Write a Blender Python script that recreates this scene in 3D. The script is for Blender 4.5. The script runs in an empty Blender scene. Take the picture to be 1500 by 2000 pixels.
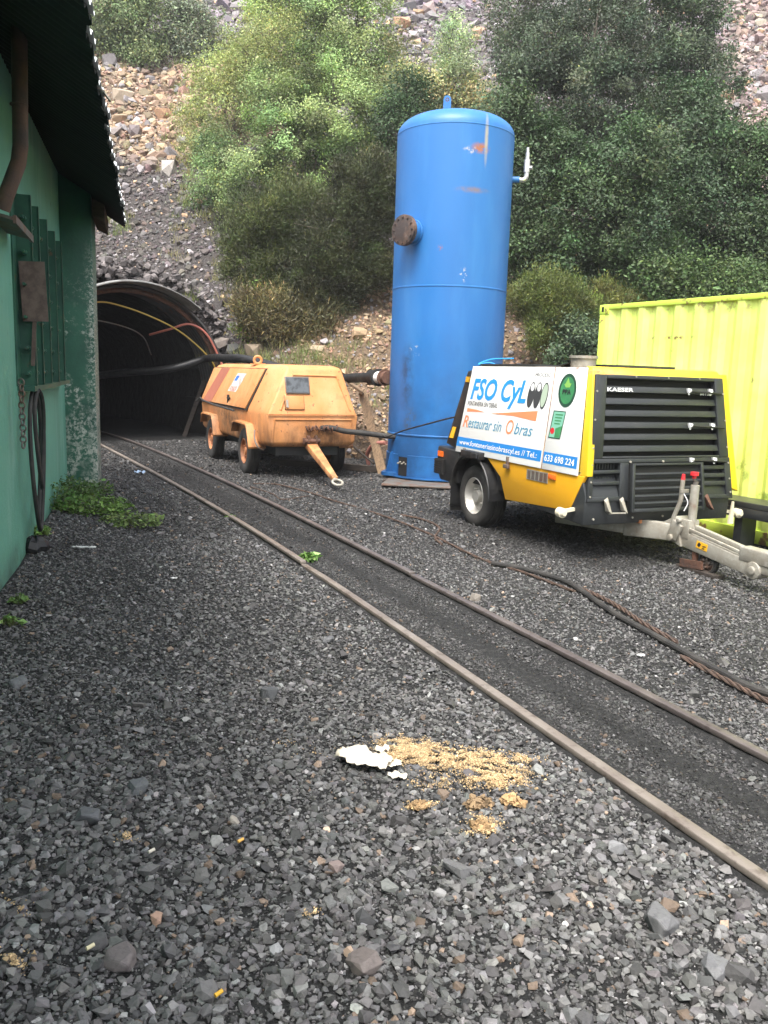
import bpy, bmesh, math, random
import numpy as np
from mathutils import Vector, Matrix
random.seed(7); rng = np.random.default_rng(7)
R_ = math.radians
S = bpy.context.scene
# ---------------------------------------------------------------- camera, world, sun
cd = bpy.data.cameras.new('camera'); cam = bpy.data.objects.new('camera', cd); S.collection.objects.link(cam); S.camera = cam
cd.sensor_fit = 'VERTICAL'; cd.sensor_height = 36; cd.lens = 1620/2000*36; cd.clip_end = 600; cd.clip_start = .05
CAMH = 1.65
cam.matrix_world = Matrix.Translation((0, 0, CAMH)) @ Matrix.Rotation(R_(90-9.5), 4, 'X') @ Matrix.Rotation(R_(1.8), 4, 'Z')
S.render.resolution_x = 768; S.render.resolution_y = 1024
W = bpy.data.worlds.new('World'); S.world = W; W.use_nodes = True
nt = W.node_tree; bg = nt.nodes['Background']
sky = nt.nodes.new('ShaderNodeTexSky'); sky.sky_type = 'NISHITA'; sky.sun_disc = False
SUN_EL, SUN_AZ = 62, 196        # azimuth: compass direction the light comes from, clockwise from +Y
sky.sun_elevation = R_(SUN_EL); sky.sun_rotation = R_(SUN_AZ); sky.dust_density = 4; sky.air_density = 1.0
hs = nt.nodes.new('ShaderNodeHueSaturation'); hs.inputs['Saturation'].default_value = .28
nt.links.new(sky.outputs[0], hs.inputs['Color']); nt.links.new(hs.outputs[0], bg.inputs[0]); bg.inputs[1].default_value = .13
sl = bpy.data.lights.new('sun', 'SUN'); sl.energy = 1.35; sl.angle = R_(22); sl.color = (1, .95, .87)
so = bpy.data.objects.new('sun', sl); S.collection.objects.link(so)
az, el = R_(SUN_AZ), R_(SUN_EL)
so.rotation_euler = Vector((math.sin(az)*math.cos(el), math.cos(az)*math.cos(el), math.sin(el))).to_track_quat('Z', 'Y').to_euler()
S.view_settings.view_transform = 'Standard'; S.view_settings.look = 'None'; S.view_settings.gamma = 1
S.view_settings.exposure = 1.82

# ---------------------------------------------------------------- helpers
def tag(o, label=None, cat=None, group=None, kind=None):
    if label: o['label'] = label
    if cat: o['category'] = cat
    if group: o['group'] = group
    if kind: o['kind'] = kind
    return o
def empty(name, loc, rz=0):
    o = bpy.data.objects.new(name, None); S.collection.objects.link(o); o.location = loc; o.rotation_euler = (0, 0, rz); o.empty_display_size = .2
    return o
class MB:
    def __init__(s): s.v = []; s.f = []
    def add(s, vs, fs):
        n = len(s.v); s.v += [tuple(map(float, v)) for v in vs]; s.f += [tuple(n+i for i in f) for f in fs]; return s
    def hexa(s, p):   # 4 bottom, 4 top (same winding)
        return s.add(p, [(3,2,1,0),(4,5,6,7),(0,1,5,4),(1,2,6,5),(2,3,7,6),(3,0,4,7)])
    def box(s, c, d, rot=None):
        x, y, z = d[0]/2, d[1]/2, d[2]/2
        P = [Vector(q) for q in ((-x,-y,-z),(x,-y,-z),(x,y,-z),(-x,y,-z),(-x,-y,z),(x,-y,z),(x,y,z),(-x,y,z))]
        if rot: P = [rot @ q for q in P]
        return s.hexa([q+Vector(c) for q in P])
    def bx(s, x0, x1, y0, y1, z0, z1): return s.box(((x0+x1)/2,(y0+y1)/2,(z0+z1)/2),(x1-x0,y1-y0,z1-z0))
    def bar(s, a, b, w, h, up=(0,0,1), w2=None, h2=None):
        a, b = Vector(a), Vector(b); d = (b-a).normalized(); sd = d.cross(Vector(up)).normalized(); u = sd.cross(d)
        w2 = w if w2 is None else w2; h2 = h if h2 is None else h2
        P = [a-sd*w/2-u*h/2, a+sd*w/2-u*h/2, b+sd*w2/2-u*h2/2, b-sd*w2/2-u*h2/2, a-sd*w/2+u*h/2, a+sd*w/2+u*h/2, b+sd*w2/2+u*h2/2, b-sd*w2/2+u*h2/2]
        return s.hexa(P)
    def loft(s, rings, cap=True, closed=True):
        n = len(rings[0]); vs = [p for r in rings for p in r]; fs = []
        for i in range(len(rings)-1):
            for j in range(n if closed else n-1):
                k = (j+1) % n; fs.append((i*n+j, i*n+k, (i+1)*n+k, (i+1)*n+j))
        if cap and closed: fs.append(tuple(reversed(range(n)))); fs.append(tuple(range((len(rings)-1)*n, len(rings)*n)))
        return s.add(vs, fs)
    def tube(s, pts, r, n=8, cap=True, twist=0):
        pts = [Vector(p) for p in pts]; rings = []; up = None
        for i, p in enumerate(pts):
            d = (pts[min(i+1, len(pts)-1)]-pts[max(i-1, 0)]).normalized()
            if up is None:
                up = Vector((0,0,1)) if abs(d.z) < .9 else Vector((1,0,0))
            sd = d.cross(up).normalized(); up = sd.cross(d).normalized()
            rr = r[i] if isinstance(r, (list, tuple)) else r
            rings.append([p+(sd*math.cos(a)+up*math.sin(a))*rr for a in [2*math.pi*k/n for k in range(n)]])
        return s.loft(rings, cap)
    def cyl(s, a, b, r, r2=None, n=20): return s.tube([a, b], [r, r if r2 is None else r2], n)
    def ring(s, c, ax, R, r, n=24, m=8):
        c, ax = Vector(c), Vector(ax).normalized(); u = ax.orthogonal().normalized(); w = ax.cross(u); vs = []; fs = []
        for i in range(n):
            a = 2*math.pi*i/n; e = u*math.cos(a)+w*math.sin(a)
            for j in range(m):
                b = 2*math.pi*j/m; vs.append(c+e*(R+r*math.cos(b))+ax*r*math.sin(b))
        for i in range(n):
            for j in range(m): fs.append((i*m+j, ((i+1)%n)*m+j, ((i+1)%n)*m+(j+1)%m, i*m+(j+1)%m))
        return s.add(vs, fs)
    def lathe(s, prof, c, ax, n=32):   # prof: (r, h) list, open surface
        c, ax = Vector(c), Vector(ax).normalized(); u = ax.orthogonal().normalized(); w = ax.cross(u)
        rings = [[c+ax*h+(u*math.cos(2*math.pi*k/n)+w*math.sin(2*math.pi*k/n))*r for k in range(n)] for r, h in prof]
        return s.loft(rings, False)
    def build(s, name, m, parent=None, smooth=False, bevel=0, seg=2, ang=35):
        me = bpy.data.meshes.new(name); me.from_pydata(s.v, [], s.f); me.validate()
        bm = bmesh.new(); bm.from_mesh(me); bmesh.ops.recalc_face_normals(bm, faces=bm.faces); bm.to_mesh(me); bm.free()
        o = bpy.data.objects.new(name, me); S.collection.objects.link(o); me.materials.append(m)
        if parent: o.parent = parent
        if bevel:
            b = o.modifiers.new('bevel', 'BEVEL'); b.width = bevel; b.segments = seg; b.limit_method = 'ANGLE'; b.angle_limit = R_(30); b.harden_normals = False
        if smooth or bevel:
            for p in me.polygons: p.use_smooth = True
            me.set_sharp_from_angle(angle=R_(ang)) if smooth and not bevel else None
        return o
def npmesh(name, v, f, m, col=None, parent=None, smooth=False):
    me = bpy.data.meshes.new(name); n = len(v); k = f.shape[1]; nf = len(f)
    me.vertices.add(n); me.vertices.foreach_set('co', np.ascontiguousarray(v, np.float32).ravel())
    me.loops.add(nf*k); me.loops.foreach_set('vertex_index', np.ascontiguousarray(f, np.int32).ravel())
    me.polygons.add(nf); me.polygons.foreach_set('loop_start', np.arange(0, nf*k, k, dtype=np.int32))
    me.polygons.foreach_set('loop_total', np.full(nf, k, np.int32))
    me.update(calc_edges=True)
    me.polygons.foreach_set('use_smooth', np.full(nf, smooth, bool))
    if col is not None:
        a = me.attributes.new('Col', 'FLOAT_COLOR', 'POINT'); c = np.ones((n, 4), np.float32); c[:, :3] = col; a.data.foreach_set('color', c.ravel())
    me.materials.append(m); o = bpy.data.objects.new(name, me); S.collection.objects.link(o)
    if parent: o.parent = parent
    return o
# ---------------------------------------------------------------- materials
class Mat:
    def __init__(s, name, base, rough=.6, metal=0, spec=.5):
        s.m = bpy.data.materials.new(name); s.m.use_nodes = True; s.nt = s.m.node_tree; s.b = s.nt.nodes['Principled BSDF']
        s.b.inputs['Roughness'].default_value = rough; s.b.inputs['Metallic'].default_value = metal; s.b.inputs['Specular IOR Level'].default_value = spec
        tc = s.nt.nodes.new('ShaderNodeTexCoord'); s.oc = tc.outputs['Object']; s.col = None; s.setc(base); s.h = None
    def N(s, t, **k):
        n = s.nt.nodes.new(t)
        for a, b in k.items(): setattr(n, a, b)
        return n
    def L(s, a, b): s.nt.links.new(a, b)
    def setc(s, c):
        if isinstance(c, (tuple, list)):
            r = s.N('ShaderNodeRGB'); r.outputs[0].default_value = (*c[:3], 1); s.col = r.outputs[0]
        else: s.col = c
        s.L(s.col, s.b.inputs['Base Color'])
    def attr(s, name='Col'):
        a = s.N('ShaderNodeAttribute', attribute_name=name); s.setc(a.outputs['Color']); return s
    def noise(s, scale, detail=6, rough=.6, stretch=(1,1,1), dist=0):
        mp = s.N('ShaderNodeMapping'); mp.inputs['Scale'].default_value = stretch; s.L(s.oc, mp.inputs[0])
        n = s.N('ShaderNodeTexNoise'); n.inputs['Scale'].default_value = scale; n.inputs['Detail'].default_value = detail; n.inputs['Roughness'].default_value = rough; n.inputs['Distortion'].default_value = dist
        s.L(mp.outputs[0], n.inputs['Vector']); return n.outputs['Fac']
    def ramp(s, f, lo, hi, inv=False):
        r = s.N('ShaderNodeMapRange'); r.inputs[1].default_value = lo; r.inputs[2].default_value = hi
        r.inputs[3].default_value = 1 if inv else 0; r.inputs[4].default_value = 0 if inv else 1; s.L(f, r.inputs[0]); return r.outputs[0]
    def mul(s, a, b):
        m = s.N('ShaderNodeMath', operation='MULTIPLY')
        s.L(a, m.inputs[0])
        if isinstance(b, (int, float)): m.inputs[1].default_value = b
        else: s.L(b, m.inputs[1])
        return m.outputs[0]
    def mix(s, f, c):
        m = s.N('ShaderNodeMix', data_type='RGBA'); s.L(f, m.inputs[0]); s.L(s.col, m.inputs[6]); m.inputs[7].default_value = (*c, 1); s.setc(m.outputs[2]); return s
    def var(s, c, scale, lo, hi, amt=1, detail=6, stretch=(1,1,1), rough=.6, dist=0):
        f = s.ramp(s.noise(scale, detail, rough, stretch, dist), lo, hi)
        return s.mix(s.mul(f, amt) if amt != 1 else f, c)
    def axis(s, i):
        x = s.N('ShaderNodeSeparateXYZ'); s.L(s.oc, x.inputs[0]); return x.outputs[i]
    def spot(s, c, ctr, size, amt=1, scale=8, lo=.35, hi=.6):   # stain with noisy outline at a place on the thing
        mp = s.N('ShaderNodeMapping'); mp.vector_type = 'POINT'; mp.inputs['Location'].default_value = tuple(-a/b for a, b in zip(ctr, size)); mp.inputs['Scale'].default_value = tuple(1/b for b in size)
        s.L(s.oc, mp.inputs[0]); ln = s.N('ShaderNodeVectorMath', operation='LENGTH'); s.L(mp.outputs[0], ln.inputs[0])
        m = s.ramp(ln.outputs['Value'], .3, 1, True); n = s.ramp(s.noise(scale, 8, .7), lo, hi)
        return s.mix(s.mul(s.mul(m, n), amt), c)
    def bump(s, scale, strength, detail=5, dist=.02, stretch=(1,1,1), f=None):
        b = s.N('ShaderNodeBump'); b.inputs['Strength'].default_value = strength; b.inputs['Distance'].default_value = dist
        s.L(f if f is not None else s.noise(scale, detail, .6, stretch), b.inputs['Height'])
        if s.h is not None: s.L(s.h, b.inputs['Normal'])
        s.h = b.outputs[0]; s.L(s.h, s.b.inputs['Normal']); return s
    def rvar(s, scale, a, b):
        r = s.N('ShaderNodeMapRange'); r.inputs[1].default_value = .3; r.inputs[2].default_value = .7; r.inputs[3].default_value = a; r.inputs[4].default_value = b
        s.L(s.noise(scale), r.inputs[0]); s.L(r.outputs[0], s.b.inputs['Roughness']); return s
RUST = (.17, .065, .03)
def leafmat(name, tr=.25):
    M = Mat(name, (.1,.1,.1), .5, spec=.35).attr(); t = M.N('ShaderNodeBsdfTranslucent'); M.L(M.col, t.inputs[0])
    mx = M.N('ShaderNodeMixShader'); mx.inputs[0].default_value = tr; M.L(M.b.outputs[0], mx.inputs[1]); M.L(t.outputs[0], mx.inputs[2])
    M.L(mx.outputs[0], M.nt.nodes['Material Output'].inputs[0]); return M.m
def mrock(name):
    return Mat(name, (.1,.1,.1), .62, spec=.35).attr().var((.02,.02,.022), 60, .5, .75, .45).bump(90, .5, dist=.004).m
m_rock = mrock('slate_chips'); m_scree = Mat('scree_rock', (.1,.1,.1), .85).attr().var((.03,.028,.03), 14, .5, .8, .5).bump(30, .6, dist=.02).m
m_leaf = leafmat('leaf', .2); m_needle = leafmat('needle', .1); m_grass = leafmat('grass_blade', .3)
m_bark = Mat('bark', (.12,.10,.078), .9).var((.16,.14,.11), 12, .45, .65, .7, stretch=(1,1,.3)).bump(30, .6).m
m_black = Mat('black_plastic', (.012,.012,.013), .45).rvar(6, .35, .6).var((.05,.047,.04), 7, .5, .75, .5).m
m_blackm = Mat('black_painted_metal', (.026,.029,.031), .42).var((.055,.055,.052), 5, .5, .75, .5).var((.09,.085,.075), 40, .66, .72, .5).bump(40, .08).m
m_void = Mat('recess_black', (.006,.006,.006), .8).m
m_rubber = Mat('rubber', (.022,.021,.02), .75).var((.075,.068,.06), 5, .42, .7, .6).bump(60, .3, dist=.004).m
m_rope = Mat('steel_rope', (.12,.075,.055), .8, .2).var((.05,.04,.035), 25, .4, .6, .7).m
m_galv = Mat('galvanised_steel', (.36,.34,.29), .6, .25).var((.26,.23,.18), 6, .4, .65, .8).var((.5,.48,.43), 20, .55, .7, .5).var(RUST, 9, .62, .72, .4).bump(50, .15).m
m_galvd = Mat('dull_steel', (.16,.15,.135), .6, .4).var(RUST, 6, .45, .65, .6).bump(40, .2).m
m_rust = Mat('rusty_steel', (.14,.065,.04), .85).var((.06,.035,.028), 8, .4, .65, .9).var((.3,.15,.08), 16, .55, .72, .5).bump(35, .5).m
m_white = Mat('white_paint', (.8,.8,.78), .45).var((.6,.55,.45), 3, .5, .8, .3).m
m_wood = Mat('weathered_wood', (.3,.2,.12), .85).var((.13,.09,.055), 5, .4, .65, .8, stretch=(6,6,.6)).bump(18, .5, stretch=(8,8,.6)).m
m_dwood = Mat('dark_timber', (.055,.042,.034), .9).var((.02,.017,.015), 5, .4, .65, .8, stretch=(1,1,6)).bump(18, .5).m
m_red = Mat('red_plastic', (.7,.03,.04), .4).m
m_orl = Mat('orange_lens', (.85,.16,.02), .25).m
m_ylab = Mat('yellow_label', (.85,.45,.02), .5).m
m_glass = Mat('dusty_glass', (.1,.11,.12), .2).var((.02,.022,.025), 9, .45, .6, .8).m

# ---------------------------------------------------------------- terrain
def pr_ray(px, py):
    a = cam.matrix_world.to_3x3() @ Vector(((px-750)/1620, -(py-1000)/1620, -1)); return a
def at(px, py, Y):
    d = pr_ray(px, py); return Vector((0, 0, CAMH)) + d*(Y/d.y)
TC = np.array([-5.6, 18.3]); TA = np.array([-.574, .819]); TR = np.array([.819, .574])
def sst(a, b, x):
    t = np.clip((x-a)/(b-a), 0, 1); return t*t*(3-2*t)
def wav(x, y):
    return (np.sin(x*.9+1.3*np.sin(y*.7))*np.cos(y*.8+x*.3)*.5+np.sin(x*2.3+y*1.1)*.22+np.sin(x*1.1-y*2.7+2)*.2+np.sin(x*5.1+y*3.3)*.07)
def foot(x): return 16.0+2.2*sst(0, -5, x)+.5*np.sin(x*.6+.5)
def hillz(x, y):
    s = y-foot(x); sp = np.maximum(s, 0)
    z = .72*sp+.55*(1-np.exp(-sp/.8))+.25*wav(x, y)*sst(.5, 4, s)
    z = np.where(s > 0, z, -.35+0*z); z = np.minimum(z, 30+.05*sp)
    al = (x-TC[0])*TA[0]+(y-TC[1])*TA[1]; la = (x-TC[0])*TR[0]+(y-TC[1])*TR[1]
    b = 3.62-np.maximum(0, np.abs(la)-1.5)*.95
    b = b*sst(.12, .5, al)-.35*(1-sst(.12, .5, al)); b = np.where((al > 0) & (al < 9), b, -.35)
    z = np.where((np.abs(la) < 2.25) & (al < .12), -.35, z)
    return np.maximum(z, b)
def hz(x, y): return float(hillz(np.array([x*1.]), np.array([y*1.]))[0])
LY = [-3, 1, 2.52, 4.06, 5.59, 6.99, 8.57, 10.32, 12.23, 15.07, 18.56, 21.5]; LX = [3.8, 2.02, 1.33, .64, -.05, -.69, -1.44, -2.32, -3.3, -4.82, -6.7, -8.8]
RY = [-3, 1, 3.48, 5.3, 6.74, 7.9, 9.62, 12.02, 14.47, 17.07, 18.81, 22]; RX = [4.75, 2.9, 1.75, .90, .22, -.33, -1.15, -2.33, -3.6, -5.0, -6.0, -8.1]
def railx(y, side):
    y = np.asarray(y, float); YY, XX = (LY, LX) if side == 'l' else (RY, RX)
    return (np.interp(y, YY, XX)+np.interp(y-.5, YY, XX)+np.interp(y+.5, YY, XX))/3
def groundz(x, y):
    x = np.asarray(x, float); y = np.asarray(y, float)
    z = .02*np.sin(x*1.7+y*.9)*np.cos(y*1.3-x*.6)+.012*np.sin(x*4.1-y*2.3)
    d = np.minimum(np.abs(x-railx(y, 'l')), np.abs(x-railx(y, 'r'))); z = z*sst(.1, .6, d)
    l, r = railx(y, 'l'), railx(y, 'r'); t = (x-l)/(r-l); ins = (t > 0) & (t < 1)
    z = np.where(ins, z-.035*np.sin(np.pi*np.clip(t, 0, 1))**.5, z)
    w = (x+2.65)*.96+(y-5.66)*.28      # distance from the shed wall: the spoil banks up a little
    z = z+.10*sst(1.2, 0, w)*sst(11, 9, y)
    return z
def gz(x, y): return float(groundz(x, y))
_, _ = 0, 0
gx = np.unique(np.concatenate([np.linspace(-260, -12, 18), np.arange(-12, 8, .11), np.linspace(8, 260, 18)]))
gy = np.unique(np.concatenate([np.linspace(-260, -2, 18), np.arange(-2, 22, .11), np.linspace(22, 300, 12)]))
def gridmesh(name, xs, ys, zf, m, keep=None, colf=None):
    X, Y = np.meshgrid(xs, ys); Z = zf(X, Y); v = np.stack([X, Y, Z], -1).reshape(-1, 3); nx, ny = len(xs), len(ys)
    i, j = np.meshgrid(np.arange(nx-1), np.arange(ny-1)); a = (j*nx+i).ravel(); f = np.stack([a, a+1, a+nx+1, a+nx], 1)
    if keep is not None: f, v = keep(v, f)
    return npmesh(name, v, f, m, None if colf is None else colf(v), smooth=True)
def lerp(a, b, t): return a+(b-a)*t
def zone(x, y):   # natural colour of the ground by place
    n = (np.sin(x*1.7+y*.9+2*np.sin(y*.5))*.5+np.sin(x*.6-y*1.3)*.5)*.5+.5
    c = np.zeros(x.shape+(3,)); dark = np.array([.100, .086, .081]); buff = np.array([.30, .215, .15]); grey = np.array([.175, .152, .16]); tan = np.array([.29, .20, .125]); pink = np.array([.27, .205, .185])
    c[:] = dark
    w = sst(-.08, -.13, x/np.maximum(y, 1)+.03*(n-.5))
    up = sst(29.3, 30.3, y+1.2*(n-.5)); c = lerp(c, buff, (up*w)[..., None])
    up2 = sst(36.8, 38.5, y+2*(n-.5)); c = lerp(c, grey, (up2)[..., None])
    upr = (1-w)*sst(25, 31, y); c = lerp(c, grey, upr[..., None])
    lr = sst(-3.4, -1.6, x+.8*(n-.5))*sst(22, 19.5, y+1.5*(n-.5)); c = lerp(c, tan, lr[..., None])
    pk = sst(.34, .38, x/np.maximum(y, 1)); c = lerp(c, pink, pk[..., None])
    return c
m_ground = Mat('coal_dust_ground', (.012,.012,.012), .85).var((.055,.053,.051), 30, .5, .7, .8).bump(55, .9, dist=.02).bump(160, .6, dist=.008).m
m_hill = Mat('spoil_slope', (.1,.1,.1), .95).attr().var((.035,.03,.03), 9, .45, .7, .7).bump(7, 1, dist=.15).bump(25, .8, dist=.05).m
tag(gridmesh('ground', gx, gy, groundz, m_ground), kind='structure')
hxs = np.unique(np.concatenate([np.linspace(-150, -16, 20), np.arange(-16, 18, .2), np.linspace(18, 150, 20)]))
hys = np.unique(np.concatenate([np.arange(14.5, 24, .16), np.arange(24, 50, .3), np.linspace(50, 200, 20)]))
TUBR, TUBH = 2.28, 1.1      # tunnel radius and height of its straight sides
def intub(x, y, z, pad=0):
    al = (x-TC[0])*TA[0]+(y-TC[1])*TA[1]; la = (x-TC[0])*TR[0]+(y-TC[1])*TR[1]; r = TUBR+pad
    return (al > -.3) & (al < 14) & np.where(z > TUBH, la**2+(z-TUBH)**2 < r*r, np.abs(la) < r)
def hillkeep(v, f):
    c = v[f].mean(1); f = f[~intub(c[:, 0], c[:, 1], c[:, 2])]
    b = intub(v[:, 0], v[:, 1], v[:, 2], .03); la = (v[:, 0]-TC[0])*TR[0]+(v[:, 1]-TC[1])*TR[1]; zz = v[:, 2]-TUBH
    for k in np.nonzero(b)[0]:
        if zz[k] > 0:
            q = math.hypot(la[k], zz[k]) or 1; s = (TUBR+.05)/q; nl = la[k]*s; v[k, 2] = TUBH+zz[k]*s
        else: nl = math.copysign(TUBR+.05, la[k])
        v[k, 0] += (nl-la[k])*TR[0]; v[k, 1] += (nl-la[k])*TR[1]
    return f, v
tag(gridmesh('hillside', hxs, hys, hillz, m_hill, hillkeep, lambda v: zone(v[:, 0], v[:, 1])*.62), kind='structure')

# ---------------------------------------------------------------- chips and rocks
def hulls(n, k, flat):
    out = []
    for i in range(n):
        bm = bmesh.new(); r = random.Random(100+i)
        for _ in range(k):
            while True:
                p = Vector((r.uniform(-1,1), r.uniform(-1,1), r.uniform(-1,1)))
                if .78 < p.length < 1: break
            bm.verts.new((p.x*.5, p.y*.5*r.choice((.65,.8,.95)), max(-.3, min(.3, p.z*.7))*flat*1.2))
        h = bmesh.ops.convex_hull(bm, input=bm.verts)
        bmesh.ops.delete(bm, geom=[e for e in h['geom_interior'] if isinstance(e, bmesh.types.BMVert)], context='VERTS')
        bmesh.ops.triangulate(bm, faces=bm.faces); bm.verts.index_update()
        out.append((np.array([v.co[:] for v in bm.verts]), np.array([[v.index for v in f.verts] for f in bm.faces]))); bm.free()
    return out
HULL = hulls(14, 11, .5); HULLN = hulls(16, 16, .55); HULLB = hulls(14, 22, .75)
def scatter(name, pos, size, col, m, tilt=.3, slope=None, hs=None, parent=None, sink=.15):
    hs = hs or HULL; N = len(pos); V = []; F = []; Cc = []; off = 0
    kind = rng.integers(0, len(hs), N); yaw = rng.uniform(0, 6.283, N); tx = rng.normal(0, tilt, N); ty = rng.normal(0, tilt, N)
    if slope is not None: tx = tx+slope
    zs = rng.uniform(.7, 1.3, N)
    for k, (hv, hf) in enumerate(hs):
        i = np.nonzero(kind == k)[0]
        if not len(i): continue
        P = hv[None]*size[i, None, None]; P[..., 2] *= zs[i, None]
        c, s = np.cos(yaw[i])[:, None], np.sin(yaw[i])[:, None]; x = P[..., 0]*c-P[..., 1]*s; y = P[..., 0]*s+P[..., 1]*c; z = P[..., 2]
        c, s = np.cos(tx[i])[:, None], np.sin(tx[i])[:, None]; y, z = y*c-z*s, y*s+z*c
        c, s = np.cos(ty[i])[:, None], np.sin(ty[i])[:, None]; x, z = x*c+z*s, -x*s+z*c
        Q = np.stack([x, y, z], -1)+pos[i][:, None, :]; Q[..., 2] += size[i, None]*sink
        n = hv.shape[0]; V.append(Q.reshape(-1, 3)); F.append((hf[None]+(np.arange(len(i))*n)[:, None, None]+off).reshape(-1, 3)); off += n*len(i)
        Cc.append(np.repeat(col[i], n, 0))
    return npmesh(name, np.concatenate(V), np.concatenate(F), m, np.concatenate(Cc), parent)
def chipcol(N, base, spread=.35, warm=.04, light=.03):   # light: paler quartz pieces
    b = np.array(base)[None]*np.exp(rng.normal(0, spread, (N, 1)))*(1+rng.normal(0, .02, (N, 3)))
    k = rng.random(N) < warm; b[k] = np.array([.19, .14, .105])*np.exp(rng.normal(0, .3, (k.sum(), 1)))
    k = rng.random(N) < light; b[k] = np.array([.26, .255, .25])*np.exp(rng.normal(0, .3, (k.sum(), 1)))
    return b
def wallx(y): return -2.65-(y-5.66)*.29
PX = []; PS = []; PC = []
for (y0, y1, den, med, k) in ((.6, 2.8, 3600, .0245, 1.16), (.6, 4.2, 4800, .011, 1.0), (2.8, 4.2, 3300, .022, 1.14), (4.2, 8, 2500, .021, 1.0), (8, 13, 1250, .027, .74), (13, 19, 600, .037, .58)):
    A = (y1-y0)*(1.04*(y0+y1)/2+4.4); N = int(A*den); y = rng.uniform(y0, y1, N); hw = .52*y+2.2; x = rng.uniform(-1, 1, N)*hw
    e_ = int(N*.12); ye = rng.uniform(y0, y1, e_); x = np.concatenate([x, railx(ye, 'l')+rng.uniform(.04, .78, e_)]); y = np.concatenate([y, ye])
    ok = (x > wallx(y)+.02) | (y > 10.6); x, y = x[ok], y[ok]; ok = hillz(x, y) < 0; x, y = x[ok], y[ok]; N = len(x)
    sz = med*np.exp(rng.normal(0, .38, N)); big = rng.random(N) < .016; sz[big] *= 1.5
    l, r = railx(y, 'l'), railx(y, 'r'); t = (x-l)/(r-l); ins = (t > .06) & (t < .94); onr = (np.abs(x-l) < .075) | (np.abs(x-r) < .06)
    wn = np.sin(y*2.1)*.06+np.sin(y*5.3)*.03
    rn = rng.normal(0, .05, len(x)); streak = ins & (np.abs(t-.55+wn*.3+rn) < .135); dusty = ins & ((t < .19+rn) | (t > .88+rn))
    outer = (~ins) & (t > 1) & (t < 4)
    sz = np.where(ins, sz*.66, np.where(outer, sz*.85, sz)); sz = np.where(streak | dusty, sz*.5, sz)
    c = chipcol(N, (.100*k, .0975*k, .096*k), .40, .022, .009); c[ins] *= .56; c[streak | dusty] *= .32
    pn = np.sin(x*1.3+2*np.sin(y*.9))*np.sin(y*.8+x*.5); c *= (1+.12*pn)[:, None]
    ku = (x-1.09)*.916+(y-8.88)*.40; kv = -(x-1.09)*.40+(y-8.88)*.916; trailer_shade = np.exp(-np.maximum(np.abs(ku-.86)-.8, 0)**2/.05)*np.exp(-np.maximum(np.abs(kv+.3)-1.5, 0)**2/.05); c *= (1-.55*trailer_shade)[:, None]  # painted shade: chips darkened under the yellow compressor
    ok = ~onr & ~(streak & (rng.random(N) < .35)); x, y, sz, c = x[ok], y[ok], sz[ok], c[ok]
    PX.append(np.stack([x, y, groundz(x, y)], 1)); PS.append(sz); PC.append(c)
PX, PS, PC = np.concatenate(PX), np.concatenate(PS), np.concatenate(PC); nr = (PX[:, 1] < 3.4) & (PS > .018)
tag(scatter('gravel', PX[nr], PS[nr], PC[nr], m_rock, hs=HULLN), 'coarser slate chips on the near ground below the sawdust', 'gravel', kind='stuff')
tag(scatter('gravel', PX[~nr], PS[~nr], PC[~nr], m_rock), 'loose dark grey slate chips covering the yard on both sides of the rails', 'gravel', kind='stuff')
# scree on the slope
N = 900; a_ = rng.uniform(0, 3.14159, N); r_r = TUBR+rng.uniform(.08, .5, N); al_ = rng.uniform(.25, .9, N); la_ = r_r*np.cos(a_); zr = TUBH+r_r*np.sin(a_)
RIM = np.stack([TC[0]+TR[0]*la_+TA[0]*al_, TC[1]+TR[1]*la_+TA[1]*al_, zr], 1)
PX = []; PS = []; PC = []
for (y0, y1, den, med, spr) in ((15.5, 20, 220, .07, .45), (20, 26, 130, .09, .5), (26, 31, 100, .11, .5), (29, 38, 34, .24, .42), (31, 38, 45, .12, .4), (38, 49, 26, .28, .42)):
    A = (y1-y0)*(1.04*(y0+y1)/2+3); N = int(A*den); y = rng.uniform(y0, y1, N); x = rng.uniform(-1, 1, N)*(.52*y+1.5)
    z = hillz(x, y); ok = (z > 0) & ~intub(x, y, z, .05); x, y, z = x[ok], y[ok], z[ok]; N = len(x)
    sz = med*np.exp(rng.normal(0, spr, N)); c = zone(x, y); c = c*np.exp(rng.normal(0, .32, (N, 1)))*(1+rng.normal(0, .06, (N, 3)))
    o = rng.random(N) < .05; c[o] = np.array([.36, .24, .15])*np.exp(rng.normal(0, .25, (o.sum(), 1))); g = rng.random(N) < .14; c[g] = np.array([.24, .22, .225])*np.exp(rng.normal(0, .3, (g.sum(), 1)))
    PX.append(np.stack([x, y, z], 1)); PS.append(sz); PC.append(c)
PX.append(RIM); PS.append(.16*np.exp(rng.normal(0, .35, len(RIM)))); PC.append(np.array([.11,.097,.095])[None]*np.exp(rng.normal(0, .4, (len(RIM), 1))))
tag(scatter('scree', np.concatenate(PX), np.concatenate(PS), np.concatenate(PC), m_scree, .4, .6, HULL+HULLB), 'broken slate and sandstone scree covering the steep spoil slope', 'scree', kind='stuff')
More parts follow.
